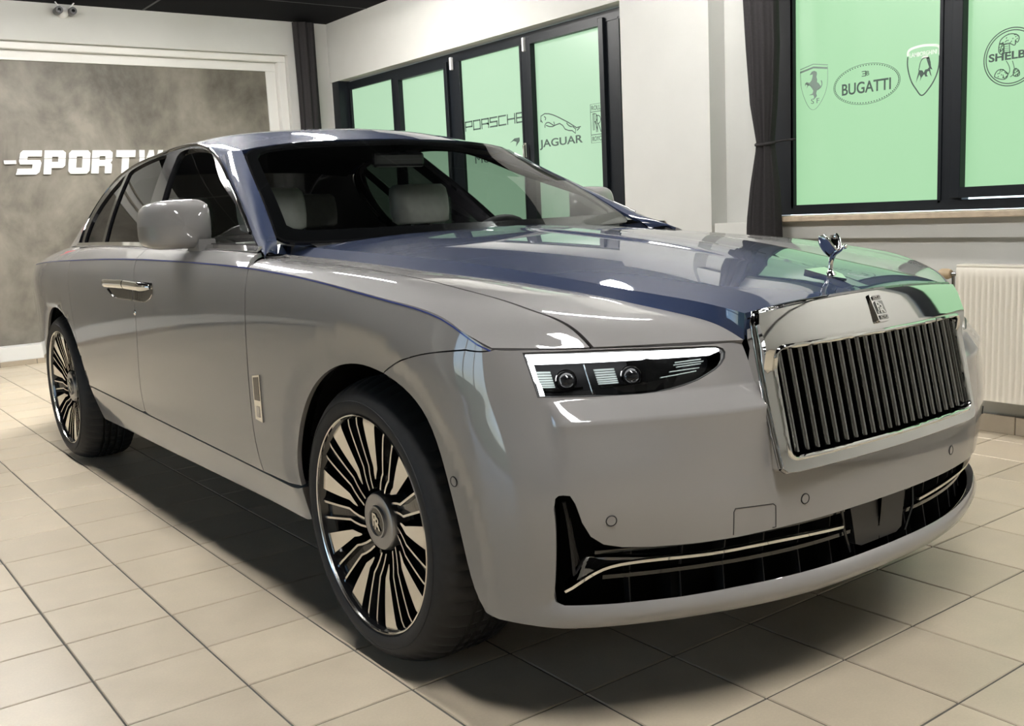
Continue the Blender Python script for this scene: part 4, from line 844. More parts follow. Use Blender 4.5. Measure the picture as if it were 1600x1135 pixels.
def seat(u, v, wd, name, head=True):
    sb = MB(); sb.box((u - .50, v - wd, .50), (u + .05, v + wd, .68), 0, .05)
    rows = []
    for k, (z, du, ww) in enumerate([(.62, .0, .9), (.75, .03, 1), (.9, .07, 1), (1.02, .11, .97), (1.08, .135, .88), (1.10, .15, .7)]): rows.append([(u + du + .06 * math.cos(a_), v + wd * ww * (abs(math.sin(a_))**.5) * (1 if math.sin(a_) > 0 else -1), z) for a_ in np.linspace(0, 2 * math.pi, 25)])
    sb.grid(np.array(rows), flip=True); so = sb.build(name, M['leather'], interior, angle=50)
    if head:
        hb = MB(); rows = []
        for k, (z, sc) in enumerate([(1.135, .0), (1.137, .8), (1.15, .95), (1.20, 1.0), (1.26, 1.0), (1.30, .96), (1.318, .82), (1.322, 0)]): rows.append([(u + .17 + .055 * sc * math.copysign(abs(math.cos(a_))**.6, math.cos(a_)) + .1 * (z - 1.15), v + .15 * sc * math.copysign(abs(math.sin(a_))**.5, math.sin(a_)), z) for a_ in np.linspace(0, 2 * math.pi, 29)])
        hb.grid(np.array(rows), flip=True); hb.build('head_restraint', M['leather'], so, smooth=True)
        hb = MB()
        for dy in (-.05, .05): hb.tube([(u + .16, v + dy, 1.06), (u + .17, v + dy, 1.15)], .008, 6)
        hb.build('head_restraint_post', M['chrome'], so, angle=60)
seat(1.62, .37, .25, 'front_seat'); seat(1.62, -.37, .25, 'front_seat'); seat(2.75, .36, .28, 'rear_seat'); seat(2.75, -.36, .28, 'rear_seat')
mb = MB(); mb.box((1.33, -.12, 1.375), (1.36, .12, 1.435), 0, .012); mb.tube([(1.35, 0, 1.43), (1.38, 0, 1.475)], .012, 6); mb.build('inner_mirror', M['black'], interior)

# ---- underside and wheel housings
ub = MB(); ub.box((-.74, -.60, .27), (4.45, .60, .42)); ub.box((.45, -.86, .27), (2.74, .86, .40)); ub.box((-.70, -.62, .42), (.55, .62, .86)); ub.box((3.7, -.62, .3), (4.5, .62, .9)); ub.box((2.7, -.62, .4), (3.75, .62, .9))
ub.build('underbody', M['void'], car)
for cu, ru in ((FA[0], .455), (RA[0], .445)):
    for s in (1, -1):
        mb = MB(); th = np.radians(np.linspace(-14, 194, 30)); P = [[(cu + (ru + .012) * math.cos(a_), s * v, .385 + (ru - .01) * math.sin(a_)) for a_ in th] for v in (.945, .62)]; P[0] = [(p[0], s * (.915 if p[2] > .5 else .83), p[2]) for p in P[0]]
        mb.grid(np.array(P), flip=s < 0); mb.add([(cu, s * .62, .385)] + [tuple(p) for p in P[1]], [(0, k + 1, k + 2) for k in range(29)] + [(0, k + 2, k + 1) for k in range(29)]); mb.build('wheel_housing', M['void'], car)
# ================================================================ wheels
WR = .383; NS = 9
M['hub'] = mat('hub_satin', (.36, .36, .365), .36, 1)
def make_wheel():
    rim = MB(); rim.lathe([(.2935, -.006), (.2930, .000), (.2905, .0020), (.2880, .000), (.2870, -.006)], 96, 'y', 0); rim.lathe([(.2870, -.006), (.281, -.014), (.277, -.022), (.266, -.10), (.262, -.235), (.29, -.245)], 72, 'y', 1)
    rim.lathe([(.0, -.085), (.10, -.085), (.105, -.10), (.09, -.14)], 40, 'y', 1)
    w = rim.build('wheel', [M['polish'], M['black']], car, angle=40)
    # tyre with sidewall bulge, four tread grooves and shoulder sipes
    prof = [(.2925, -.004), (.297, .002), (.308, .006), (.325, .006), (.341, -.001), (.354, -.013), (.3655, -.029), (.3745, -.050), (.380, -.068)]
    for g in (-.092, -.122, -.154, -.187): prof += [(.383, g + .007), (.3755, g + .0055), (.3755, g - .0055), (.383, g - .007)]
    prof += [(.380, -.228), (.372, -.245), (.34, -.262), (.2925, -.25)]; seg_ = 216; V = []; F = []; n_ = len(prof)
    for k in range(seg_):
        th = 2 * math.pi * k / seg_
        for i, (r, h) in enumerate(prof):
            if k % 4 == 0 and (6 <= i <= 9 or i in (12, 13, 16, 17, 20, 21, n_ - 4, n_ - 3)): r -= .0055
            thh = th + (.004 if False else 0); V.append((r * math.cos(thh), h, r * math.sin(thh)))
    for k in range(seg_):
        k2 = (k + 1) % seg_
        for i in range(n_ - 1): F.append((k * n_ + i, k * n_ + i + 1, k2 * n_ + i + 1, k2 * n_ + i))
    ty = link_mesh('tyre', V, F, M['rubber'], w, None, False, None, 28)
    mb = MB()   # raised ring and lettering block on the sidewall
    mb.lathe([(.327, .0055), (.3275, .0068), (.3285, .0066), (.329, .0046)], 96, 'y'); mb.build('sidewall_rib', M['rubber'], w, angle=50)
    br = MB(); br.lathe([(.10, -.135), (.195, -.135), (.195, -.165), (.10, -.165)], 60, 'y'); br.build('brake_disc', M['disc'], w, angle=40)
    face = lambda r: -.011 - .030 * ((.281 - r) / .20)**1.3 if r < .281 else -.014
    sweep = lambda r: math.radians(11) * max(0., (.150 - r) / .06)
    def strip(mb, fa, fb, r0, r1, depth, n, lift=0., edge=0.):
        """spoke bar between two angle functions; polished face (0), black flanks (1)"""
        rs = np.unique(np.r_[np.linspace(r0, r1, n), .149, .151]); P = []
        for r in rs:
            a, b_ = fa(r) - sweep(r), fb(r) - sweep(r); y = face(r) + lift
            P.append([(r * math.cos(a), y - depth, r * math.sin(a)), (r * math.cos(a), y, r * math.sin(a)), (r * math.cos(b_), y, r * math.sin(b_)), (r * math.cos(b_), y - depth, r * math.sin(b_))])
        P = np.array(P); mb.grid(P[:, 1:3], 0); mb.grid(P[:, 0:2], 1); mb.grid(P[:, 2:4], 1); mb.add(list(P[0]) + list(P[-1]), [(0, 1, 2, 3), (7, 6, 5, 4)], 1)
    def blade():
        mb = MB(); wd = lambda r: .002 + .0335 * max(0., (r - .115) / .166)**.8   # half width in metres
        strip(mb, lambda r: -wd(r) / r, lambda r: wd(r) / r * .72, .115, .2865, .05, 12); return mb.build('blade_spoke', [M['polish'], M['black']], w, angle=30)
    def twin():
        mb = MB(); c = math.pi / NS; k = lambda r: .0115 + .0125 * (r - .09) / .19
        for sg in (-1, 1): strip(mb, lambda r: c + (sg * k(r) - .0030) / r, lambda r: c + (sg * k(r) + .0030) / r, .088, .2865, .05, 10)
        rs = np.unique(np.r_[np.linspace(.088, .2865, 10), .149, .151]); P = [[(r * math.cos(c - sweep(r) + q / r), face(r) - .012, r * math.sin(c - sweep(r) + q / r)) for q in (-k(r), k(r))] for r in rs]; mb.grid(np.array(P), 1); mb.grid(np.array(P), 1, True)
        return mb.build('twin_spoke', [M['polish'], M['black']], w, angle=30)
    b0 = blade(); t0 = twin(); off = math.radians(96)
    for i in range(NS):
        a, b_ = (b0, t0) if i == 0 else (copy_obj(b0, w), copy_obj(t0, w)); a.rotation_euler.y = b_.rotation_euler.y = -(off + i * 2 * math.pi / NS)
    hc = MB(); hc.lathe([(.078, -.085), (.079, -.052), (.0775, -.040), (.074, -.034), (.070, -.0325), (.062, -.0325), (.050, -.0335), (.044, -.033), (.0425, -.026), (.038, -.026), (.036, -.031), (.0, -.031)], 56, 'y')
    cap = hc.build('hub_cap', M['hub'], w, angle=35)
    hf = MB(); hf.lathe([(.0362, -.0295), (.0, -.0290)], 40, 'y'); hf.build('hub_field', M['black'], w, smooth=True)
    fr = (np.array([0, -.0288, 0]), (-1, 0, 0), (0, 0, 1), (0, 1, 0)); hl_ = MB(); put_text(hl_, 'R', fr, -.005, .004, .050, .001, offset=.0008); put_text(hl_, 'R', fr, .005, -.004, .050, .001, offset=.0005); hl_.build('hub_monogram', M['polish'], w)
    for k in range(5):
        a_ = 2 * math.pi * k / 5; mb = MB(); mb.lathe([(.0, .006), (.007, .005), (.008, -.02)], 10, 'y', 0, (.098 * math.cos(a_), -.055, .098 * math.sin(a_))); mb.build('wheel_bolt', M['black'], w, angle=40)
    return w
def copy_tree(o, parent):
    c = o.copy(); C.objects.link(c); c.parent = parent
    for ch in list(o.children):
        d = ch.copy(); C.objects.link(d); d.parent = c
    return c
w0 = make_wheel()
for i, (u, v, rz) in enumerate([(0, .965, 0), (WHEELBASE, .965, 0), (0, -.965, math.pi), (WHEELBASE, -.965, math.pi)]):
    o = w0 if i == 0 else copy_tree(w0, car); o.location = (u, v, WR); o.rotation_euler = (0, 0, rz)
LOGO = {   # outlines of the window prints, (y, z) on the panes
    'horse': [(0.645,1.85),(0.629,1.868),(0.613,1.87),(0.598,1.862),(0.596,1.85),(0.6,1.836),(0.595,1.819),(0.597,1.807),(0.583,1.797),(0.571,1.78),(0.581,1.766),(0.597,1.76),(0.602,1.747),(0.597,1.731),(0.607,1.721),(0.62,1.712),(0.615,1.727),(0.62,1.739),(0.649,1.741),(0.626,1.747),(0.62,1.762),(0.632,1.78),(0.645,1.794),(0.655,1.793),(0.665,1.781),(0.66,1.796),(0.67,1.803),(0.675,1.793),(0.676,1.806),(0.665,1.815),(0.645,1.808),(0.632,1.819),(0.626,1.834),(0.623,1.852)],
    'horse_tail': [(0.587,1.769),(0.575,1.773),(0.565,1.784),(0.563,1.797),(0.568,1.812)],
    'shield_f': [(0.707,1.879),(0.704,1.807),(0.682,1.73),(0.62,1.657),(0.565,1.701),(0.53,1.775),(0.526,1.883)],
    'shield_f1': [(0.709,1.888),(0.619,1.907),(0.524,1.89)],
    'shield_f2': [(0.709,1.872),(0.619,1.889),(0.526,1.873)],
    'shield_l': [(0.038,1.861),(0.04,1.835),(0.031,1.776),(0.008,1.72),(-0.016,1.686),(-0.043,1.659),(-0.07,1.677),(-0.093,1.703),(-0.123,1.755),(-0.135,1.81),(-0.136,1.843)],
    'shield_lw': [(0.037,1.865),(0.037,1.884),(-0.01,1.903),(-0.053,1.905),(-0.1,1.899),(-0.134,1.886),(-0.136,1.849)],
    'bull': [(-0.064,1.846),(-0.08,1.846),(-0.088,1.821),(-0.091,1.797),(-0.099,1.78),(-0.086,1.786),(-0.089,1.769),(-0.095,1.747),(-0.087,1.758),(-0.081,1.775),(-0.071,1.774),(-0.068,1.76),(-0.074,1.75),(-0.061,1.75),(-0.055,1.764),(-0.047,1.756),(-0.039,1.748),(-0.032,1.732),(-0.035,1.75),(-0.028,1.766),(-0.018,1.746),(-0.01,1.727),(-0.015,1.751),(-0.023,1.778),(-0.025,1.787),(-0.044,1.783),(-0.052,1.77),(-0.06,1.785),(-0.073,1.786),(-0.081,1.794),(-0.07,1.824)],
    'bull_back': [(-0.024,1.785),(-0.029,1.811),(-0.035,1.829),(-0.046,1.841),(-0.064,1.844)],
    'bull_w': [(-0.035,1.843),(-0.048,1.854),(-0.072,1.853),(-0.08,1.837)],
    'cobra_hood': [(-0.441,1.852),(-0.445,1.865),(-0.468,1.884),(-0.492,1.89),(-0.521,1.883),(-0.535,1.866),(-0.525,1.847),(-0.519,1.854),(-0.517,1.837),(-0.493,1.846),(-0.463,1.847)],
    'cobra_lobe': [(-0.441,1.852),(-0.438,1.829),(-0.446,1.805),(-0.461,1.8),(-0.462,1.82),(-0.46,1.849)],
    'cobra_l': [(-0.463,1.845),(-0.464,1.825),(-0.466,1.802)],
    'cobra_r': [(-0.489,1.844),(-0.491,1.821),(-0.492,1.798)],
    'cobra_l2': [(-0.476,1.769),(-0.491,1.741),(-0.494,1.718),(-0.485,1.702),(-0.467,1.687)],
    'cobra_r2': [(-0.506,1.765),(-0.514,1.738),(-0.516,1.712),(-0.509,1.699),(-0.497,1.692)],
    'coil_l': [(-0.42,1.702),(-0.426,1.719),(-0.442,1.732),(-0.46,1.73),(-0.476,1.718),(-0.485,1.705),(-0.479,1.689),(-0.449,1.688)],
    'coil_r': [(-0.512,1.697),(-0.518,1.726),(-0.532,1.722),(-0.541,1.706),(-0.54,1.695),(-0.524,1.691)],
    'leap': [[(3.505,1.871),(3.512,1.901),(3.491,1.923),(3.451,1.932),(3.388,1.924),(3.301,1.896),(3.204,1.855),(3.121,1.817),(3.069,1.789),(3.039,1.782),(3.012,1.791)],[(3.482,1.864),(3.504,1.888)],[(3.459,1.911),(3.439,1.894),(3.448,1.881)],[(3.453,1.822),(3.451,1.844),(3.418,1.86),(3.38,1.849),(3.33,1.831),(3.339,1.858)],[(3.438,1.839),(3.356,1.822),(3.318,1.83),(3.243,1.831),(3.225,1.815),(3.208,1.794),(3.148,1.773),(3.106,1.764),(3.075,1.746),(3.062,1.762),(3.081,1.782),(3.11,1.802)],[(3.181,1.834),(3.146,1.807),(3.116,1.799)],[(3.058,1.765),(3.027,1.783)]],
    'swoosh': [(3.933,1.74),(3.867,1.772),(3.797,1.774),(3.797,1.746),(3.851,1.705),(3.839,1.741),(3.883,1.753)],
}
# ================================================================ window prints (flat film on the panes)
def pane_frame(x): return (np.array([x, 0, 0]), np.array([0, -1., 0]), np.array([0, 0, 1.]), np.array([-1., 0, 0]))
fl_ = lambda P: [(-y, z) for y, z in P]
XP1, XP2 = 4.6275, 4.2975; F1 = pane_frame(XP1); F2 = pane_frame(XP2)
def decal(mb, m, win): return mb.build('window_print', m, win)
TH = .0008
# block lettering drawn with strokes: unit cell letters
GLY = {'P': [[(0, 0), (0, 1), (1, 1), (1, .42), (0, .42)]], 'O': [[(0, 0), (0, 1), (1, 1), (1, 0), (0, 0)]], 'R': [[(0, 0), (0, 1), (1, 1), (1, .45), (0, .45)], [(.8, .45), (1, .36), (1, 0)]], 'S': [[(1, 1), (0, 1), (0, .52), (1, .52), (1, 0), (0, 0)]], 'C': [[(1, 1), (0, 1), (0, 0), (1, 0)]], 'H': [[(0, 0), (0, 1)], [(1, 0), (1, 1)], [(0, .5), (1, .5)]], 'E': [[(1, 1), (0, 1), (0, 0), (1, 0)], [(0, .5), (1, .5)]]}
def block_text(mb, word, frame, x0, x1, z0, z1, wd, gap=.13):
    n = len(word); cw = (x1 - x0) / (n - gap * 1.0 * (1) / (1)) if False else (x1 - x0) / n
    for i, ch in enumerate(word):
        a = x0 + i * cw; ww = cw * (1 - gap)
        for st in GLY[ch]:
            for (p, q) in zip(st[:-1], st[1:]):
                A = np.array([a + p[0] * ww, z0 + p[1] * (z1 - z0)]); B_ = np.array([a + q[0] * ww, z0 + q[1] * (z1 - z0)]); d = (B_ - A) / np.linalg.norm(B_ - A) * wd / 2
                mb.stroke([A - d, B_ + d], wd, 0, TH, frame)
mb = MB(); block_text(mb, 'PORSCHE', F1, -4.585, -3.70, 1.898, 1.972, .0125, .20); decal(mb, M['film'], win_left)
mb = MB(); mb.prism(fl_(LOGO['swoosh']), 0, TH, F1); put_text(mb, 'McLaren', F1, -4.16, 1.635, .10, TH, width=.60); decal(mb, M['film'], win_left)
mb = MB()
for st in LOGO['leap']: mb.stroke(curve(np.array(fl_(st)), 12) if len(st) > 2 else fl_(st), .0085, 0, TH, F1)
put_text(mb, 'JAGUAR', F1, -3.262, 1.690, .085, TH, width=.535, offset=.0012); decal(mb, M['film'], win_left)
mb = MB(); x0, x1, z0, z1 = -2.893, -2.746, 1.655, 1.942
for a, b_ in ((z0, z1),): mb.stroke([(x0, a), (x1, a), (x1, b_), (x0, b_)], .005, 0, TH, F1, closed=True)
mb.stroke([(x0, 1.715), (x1, 1.715)], .005, 0, TH, F1); mb.stroke([(x0, 1.885), (x1, 1.885)], .005, 0, TH, F1)
put_text(mb, 'ROLLS', F1, (x0 + x1) / 2, 1.914, .05, TH, width=.12); put_text(mb, 'ROYCE', F1, (x0 + x1) / 2, 1.685, .05, TH, width=.12)
for dx, dz in ((-.018, .008), (.018, -.008)):
    for o_ in (0, .014):
        bx_, bz_ = (x0 + x1) / 2 + dx - .03 + o_, 1.74 + dz; mb.stroke([(bx_, bz_), (bx_, bz_ + .122)], .006, 0, TH, F1)
    bx_ = (x0 + x1) / 2 + dx - .03; mb.stroke(curve([(bx_ - .004, bz_ + .122), (bx_ + .04, bz_ + .115), (bx_ + .05, bz_ + .09), (bx_ + .035, bz_ + .066), (bx_ + .012, bz_ + .062)], 14), .006, 0, TH, F1); mb.stroke([(bx_ + .024, bz_ + .064), (bx_ + .05, bz_)], .007, 0, TH, F1)
decal(mb, M['film'], win_left)
# right bay: horse shield, oval, bull shield, cobra ring
mb = MB(); mb.prism(fl_(LOGO['horse']), 0, TH, F2); mb.stroke(curve(np.array(fl_(LOGO['horse_tail'])), 10), .006, 0, TH, F2); mb.stroke(curve(np.array(fl_(LOGO['shield_f'])), 40), .0022, 0, TH, F2); mb.stroke(fl_(LOGO['shield_f1']), .004, 0, TH, F2); mb.stroke(fl_(LOGO['shield_f2']), .010, 0, TH, F2)
put_text(mb, 'S F', F2, -.608, 1.705, .04, TH, width=.055); decal(mb, M['film_grey'], win_right)
mb = MB(); oc_ = np.array([-.283, 1.757]); th = np.linspace(0, 2 * math.pi, 61); mb.stroke(np.stack([oc_[0] + .203 * np.cos(th), oc_[1] + .105 * np.sin(th)], 1), .0022, 0, TH, F2)
for k in range(72):
    a_ = 2 * math.pi * k / 72; mb.stroke([(oc_[0] + .192 * math.cos(a_), oc_[1] + .095 * math.sin(a_)), (oc_[0] + .198 * math.cos(a_), oc_[1] + .1005 * math.sin(a_))], .0062, 0, TH, F2)
put_text(mb, 'BUGATTI', F2, oc_[0], 1.742, .085, TH, width=.298, offset=.001); put_text(mb, 'B', F2, oc_[0] + .011, 1.812, .034, TH); 
mb.stroke([(oc_[0] - .026, 1.824), (oc_[0] - .003, 1.824)], .004, 0, TH, F2); mb.stroke([(oc_[0] - .022, 1.812), (oc_[0] - .003, 1.812)], .004, 0, TH, F2); mb.stroke([(oc_[0] - .026, 1.800), (oc_[0] - .003, 1.800)], .004, 0, TH, F2); mb.stroke([(oc_[0] - .002, 1.798), (oc_[0] - .002, 1.826)], .005, 0, TH, F2)
decal(mb, M['film'], win_right)
mb = MB(); mb.stroke(curve(np.array(fl_(LOGO['shield_l'])), 40), .0065, 0, TH, F2); mb.prism(fl_(LOGO['bull']), 0, TH, F2); mb.stroke(curve(np.array(fl_(LOGO['bull_back'])), 10), .004, 0, TH, F2); decal(mb, M['film'], win_right)
mb = MB(); mb.stroke(curve(np.array(fl_(LOGO['shield_lw'])), 30), .012, 0, TH, F2); mb.prism(fl_(LOGO['bull_w']), 0, TH, F2); put_text(mb, 'LAMBORGHINI', F2, .048, 1.866, .03, TH, width=.150, offset=.0006); decal(mb, M['film_pale'], win_right)
mb = MB(); sc_ = np.array([.500, 1.784]); th = np.linspace(0, 2 * math.pi, 65)
for r_, w_ in ((.133, .0045), (.122, .0045)): mb.stroke(np.stack([sc_[0] + r_ * np.cos(th), sc_[1] + r_ * np.sin(th)], 1), w_, 0, TH, F2)
for nm in ('cobra_hood', 'cobra_lobe', 'coil_l', 'coil_r'): P = np.array(fl_(LOGO[nm])); mb.stroke(curve(np.vstack([P, P[:1]]), 40), .004, 0, TH, F2)
for nm in ('cobra_l', 'cobra_r', 'cobra_l2', 'cobra_r2'): mb.stroke(curve(np.array(fl_(LOGO[nm])), 10), .003, 0, TH, F2)
for k in range(5): a = np.array(fl_(LOGO['cobra_l'])); b_ = np.array(fl_(LOGO['cobra_r'])); f_ = k / 5; mb.stroke([a[0] + (a[-1] - a[0]) * f_, b_[0] + (b_[-1] - b_[0]) * f_], .002, 0, TH, F2)
rnd = random.Random(3)
for nm in ('coil_l', 'coil_r', 'cobra_lobe', 'cobra_hood'):
    P = np.array(fl_(LOGO[nm])); lo, hi = P.min(0), P.max(0)
    for k in range(26):
        q = np.array([rnd.uniform(lo[0], hi[0]), rnd.uniform(lo[1], hi[1])])
        if in_poly(q[None], P)[0]: mb.stroke([q, q + [.004, .005]], .0035, 0, TH, F2)
put_text(mb, 'SHELBY', F2, sc_[0], 1.791, .05, TH, width=.218, offset=.0012); decal(mb, M['film'], win_right)
mb = MB(); bc_ = np.array([1.94, 1.78]); mb.stroke(np.stack([bc_[0] + .05 * np.cos(th), bc_[1] + .05 * np.sin(th)], 1), .012, 0, TH, F2); put_text(mb, 'B', F2, bc_[0], bc_[1], .075, TH, offset=.001)
for s in (1, -1):
    for k in range(4): mb.stroke([(bc_[0] + s * .055, bc_[1] - .03 + .02 * k), (bc_[0] + s * (.14 + .02 * k), bc_[1] - .03 + .03 * k)], .008, 0, TH, F2)
decal(mb, M['film'], win_right)

# ================================================================ wall lettering on the mural
sign = empty('wall_sign', (1.386, YB + .148, 1.812)); tag(sign, 'raised wall lettering, red A then white SPORT, on the grey mural', 'sign')
M['sign_white'] = mat('sign_white', (.80, .80, .79), .4); M['sign_red'] = mat('sign_red', (.50, .012, .03), .4)
h_ = .215; sh_ = .16
LET = {'S': [(1, 1), (.16, 1), (.04, .90), (0, .56), (.06, .42), (.62, .42), (.60, .25), (-.04, .25), (-.10, 0), (.80, 0), (.94, .10), (1, .48), (.94, .60), (.36, .60), (.38, .75), (1, .75)],
       'P': [(0, 1), (.86, 1), (1, .90), (1, .36), (.88, .26), (.36, .26), (.36, 0), (0, 0)], 'O': [(.12, 1), (.88, 1), (1, .88), (1, .12), (.88, 0), (.12, 0), (0, .12), (0, .88)],
       'R': [(0, 1), (.86, 1), (1, .90), (1, .55), (.92, .46), (1, .38), (1, 0), (.66, 0), (.66, .32), (.36, .32), (.36, 0), (0, 0)], 'T': [(0, 1), (1, 1), (1, .70), (.68, .70), (.68, 0), (.32, 0), (.32, .70), (0, .70)],
       'W': [(0, 1), (.22, 1), (.26, .35), (.42, 1), (.60, 1), (.72, .35), (.80, 1), (1, 1), (.86, 0), (.60, 0), (.48, .5), (.36, 0), (.10, 0)], 'A': [(.30, 1), (.70, 1), (1, 0), (.72, 0), (.66, .22), (.34, .22), (.28, 0), (0, 0)]}
HOLE = {'P': [(.36, .74), (.66, .74), (.66, .52), (.36, .52)], 'O': [(.36, .74), (.64, .74), (.64, .26), (.36, .26)], 'R': [(.36, .74), (.66, .74), (.66, .58), (.36, .58)]}
def letter(ch, x0, wd, m):
    bm = bmesh.new(); P = [(x0 + a * wd + sh_ * h_ * (b_ - .5), (b_ - .5) * h_) for a, b_ in LET[ch]]; loops = [P]
    if ch in HOLE: loops.append([(x0 + a * wd + sh_ * h_ * (b_ - .5), (b_ - .5) * h_) for a, b_ in HOLE[ch]])
    pts = [p for q in loops for p in q]; ed = []; k = 0
    for q in loops: ed += [(k + i, k + (i + 1) % len(q)) for i in range(len(q))]; k += len(q)
    r = delaunay_2d_cdt([Vector(p) for p in pts], ed, [], 0, 1e-7); vs = [bm.verts.new((p[0], 0, p[1])) for p in r[0]]
    for t in r[2]:
        c = np.mean([r[0][i][:] for i in t], axis=0)[None]
        if in_poly(c, loops[0])[0] and not (len(loops) > 1 and in_poly(c, loops[1])[0]): bm.faces.new([vs[i] for i in t])
    ex = bmesh.ops.extrude_face_region(bm, geom=bm.faces[:]); bmesh.ops.translate(bm, verts=[g for g in ex['geom'] if isinstance(g, bmesh.types.BMVert)], vec=(0, -.022, 0))
    bmesh.ops.recalc_face_normals(bm, faces=bm.faces[:])
    if ch != 'A':   # horizontal slit through the letters
        for z, s in ((.157 * h_ + .0025, 1), (.157 * h_ - .0025, -1)):
            g = bm.verts[:] + bm.edges[:] + bm.faces[:]; bmesh.ops.bisect_plane(bm, geom=g, plane_co=(0, 0, z), plane_no=(0, 0, 1))
        kill = [f for f in bm.faces if abs(f.calc_center_median().z - .157 * h_) < .0024]; bmesh.ops.delete(bm, geom=kill, context='FACES')
    me = bpy.data.meshes.new('letter'); bm.to_mesh(me); bm.free(); me.materials.append(m); o = bpy.data.objects.new('letter', me); C.objects.link(o); o.parent = sign
pxm = .00573
for ch, a, b_ in (('S', 31, 64), ('P', 68, 100), ('O', 105, 138), ('R', 141, 173), ('T', 179, 210), ('W', 216, 256)): letter(ch, (a - 28) * pxm, (b_ - a) * pxm, M['sign_white'])
letter('A', -.36, .21, M['sign_red'])
MB().box((-.105, -.022, -.012), (-.005, 0, .020)).build('dash', M['sign_white'], sign)

# ================================================================ curtains
def curtain(name, label, cx, cy, stations, folds, axis, seed, tie=None):
    """gathered cloth: closed folded tube following stations (z, half width, half depth, shift)"""
    e = empty(name, (cx, cy, 0)); tag(e, label, 'curtain'); mb = MB(); rows = []; st = np.array(stations); zs = np.linspace(st[0, 0], st[-1, 0], 60); rg = random.Random(seed); phs = [rg.uniform(0, 6.28) for _ in range(4)]
    for z in zs:
        a = np.interp(-z, -st[:, 0], st[:, 1]); d = np.interp(-z, -st[:, 0], st[:, 2]); sft = np.interp(-z, -st[:, 0], st[:, 3]); ring = []
        for k in range(97):
            t = 2 * math.pi * k / 96; f = 1 + .22 * math.sin(folds * t + phs[0] + .5 * math.sin(z * 1.3)) + .08 * math.sin(2 * folds * t + phs[1]); x = a * math.cos(t) * (1 + .05 * math.sin(3 * t + z)); y = d * math.sin(t) * f * 1.25
            ring.append((x + sft, y, z) if axis == 'x' else (y, x + sft, z))
        rows.append(ring)
    mb.grid(np.array(rows), flip=axis == 'x'); mb.build('curtain_cloth', M['curtain'], e, smooth=True)
    if tie:
        z, a, d = tie; sft = np.interp(-z, -st[:, 0], st[:, 3]); tb = MB(); ring = [(d * 1.35 * math.sin(t), sft + a * 1.12 * math.cos(t), z + .008 * math.sin(t)) for t in np.linspace(0, 2 * math.pi, 33)]; tb.tube(ring, .010, 6, cap=False); tb.tube([(0, sft - a * .8, z), (.03, sft - a - .05, z + .01), (.08, sft - a - .09, z + .012)], .006, 6); tb.build('tie_back', M['curtain'], e, angle=60)
    return e
curtain('curtain', 'dark grey curtain tied at its middle, hanging between the white pillar and the right window', 4.02, .745, [(3.16, .115, .050, 0.015), (2.4, .112, .050, .015), (2.0, .105, .048, .0), (1.7, .085, .042, -.003), (1.53, .058, .036, -.01), (1.48, .050, .034, -.012), (1.43, .060, .036, -.012), (1.25, .092, .045, -.005), (1.05, .112, .050, .005), (.6, .125, .052, .005), (.08, .13, .052, .005)], 9, 'y', 4, (1.48, .050, .034))
curtain('curtain', 'dark grey curtain hanging straight in the corner beside the mural', 4.175, 6.78, [(3.17, .118, .05, 0), (2.6, .112, .05, .002), (2.2, .112, .05, .004), (1.5, .12, .05, .006), (.06, .14, .055, .01)], 8, 'x', 9)
rl = MB(); rl.tube([(4.02, .52, 3.14), (4.02, 1.0, 3.14)], .012, 8); 

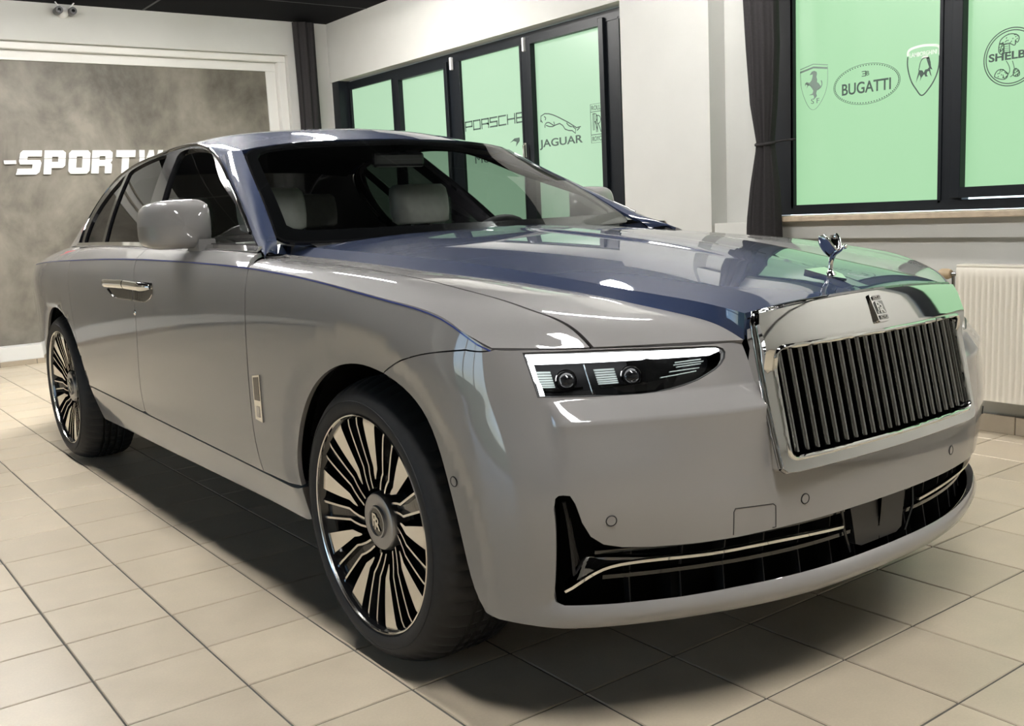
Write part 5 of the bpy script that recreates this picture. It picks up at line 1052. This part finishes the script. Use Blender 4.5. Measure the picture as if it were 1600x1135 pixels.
# ================================================================ radiator under the right window
rad = empty('radiator', (4.06, -1.0, 0)); tag(rad, 'cream ribbed panel radiator on the wall below the right window', 'radiator')
y0, y1, z0, z1 = -.95, .60, .175, .812; mb = MB(); ys = np.arange(y0, y1, .0285 / 6); pr = np.clip(np.cos(2 * math.pi * (ys - y0) / .0285) * 1.6, -1, 1) * .0035
P = []
for z, sc in ((z0, 0), (z0 + .006, .2), (z0 + .035, 1), (z1 - .075, 1), (z1 - .05, .2), (z1 - .012, 0), (z1 - .002, -1)): P.append([(-.036 - .004 * (sc < 0) * 0 + (p * sc if sc > 0 else 0) + (.006 if sc < 0 else 0), y, z) for y, p in zip(ys, pr)])
mb.grid(np.array(P)); mb.build('ribbed_panel', M['radiator'], rad, angle=50)
mb = MB(); mb.box((-.030, y0, z0 + .01), (.045, y0 + .012, z1)); mb.box((-.030, y1 - .012, z0 + .01), (.045, y1, z1)); mb.box((.02, y0, z0 + .01), (.028, y1, z1 - .02)); mb.build('side_panel', M['radiator'], rad)
mb = MB(); mb.box((-.034, y0, z1 - .004), (.046, y1, z1 + .008), 0, .003); mb.build('top_grille', M['radiator'], rad)
mb = MB(); mb.lathe([(.0, .0), (.020, .004), (.026, .02), (.026, .05), (.020, .062), (.014, .066)], 20, 'y', 0, (-.01, y1 + .035, .772)); mb.build('valve_knob', mat('valve_knob', (.42, .32, .20), .5), rad, angle=50)
mb = MB(); mb.tube([(-.01, y1 - .01, .772), (-.01, y1 + .04, .772)], .010, 8); mb.tube([(-.005, y1 + .03, .77), (.0, y1 + .03, .40), (.0, y1 + .03, 0.0)], .008, 8); mb.build('valve_pipe', M['chrome_dark'], rad, angle=60)
for yy in (y0 + .2, y1 - .2): MB().box((.02, yy - .02, .25), (.078, yy + .02, .7)).build('wall_bracket', M['radiator'], rad)

# ================================================================ camera dome on the mural wall
sc = empty('security_camera', (1.885, YB, 3.125)); tag(sc, 'small white twin security camera with dark lens on the wall above the mural', 'security camera')
mb = MB(); mb.lathe([(.0, -.075), (.030, -.070), (.046, -.045), (.050, -.002)], 28, 'y'); mb.build('mount', M['whitepl'], sc, angle=50)
for dx, tilt_ in ((.062, 1), (-.055, -1)):
    mb = MB(); mb.lathe([(.0, -.13), (.016, -.13), (.018, -.138), (.030, -.138), (.033, -.13), (.033, -.03), (.02, -.01)], 28, 'y', 0, (dx, 0, .0)); mb.build('camera_body', mat('camera_grey', (.08, .08, .085), .4), sc, angle=50)
    mb = MB(); mb.lathe([(.0, -.1325), (.014, -.1315)], 20, 'y', 0, (dx, 0, 0)); mb.build('camera_lens', M['black'], sc, smooth=True)
for a, b_ in (((-.045, -.09, .03), (-.075, -.09, .075)), ((.045, -.09, .03), (.085, -.09, .075))): mb = MB(); mb.tube([a, b_], .006, 6); mb.build('stay_rod', M['whitepl'], sc, angle=60)
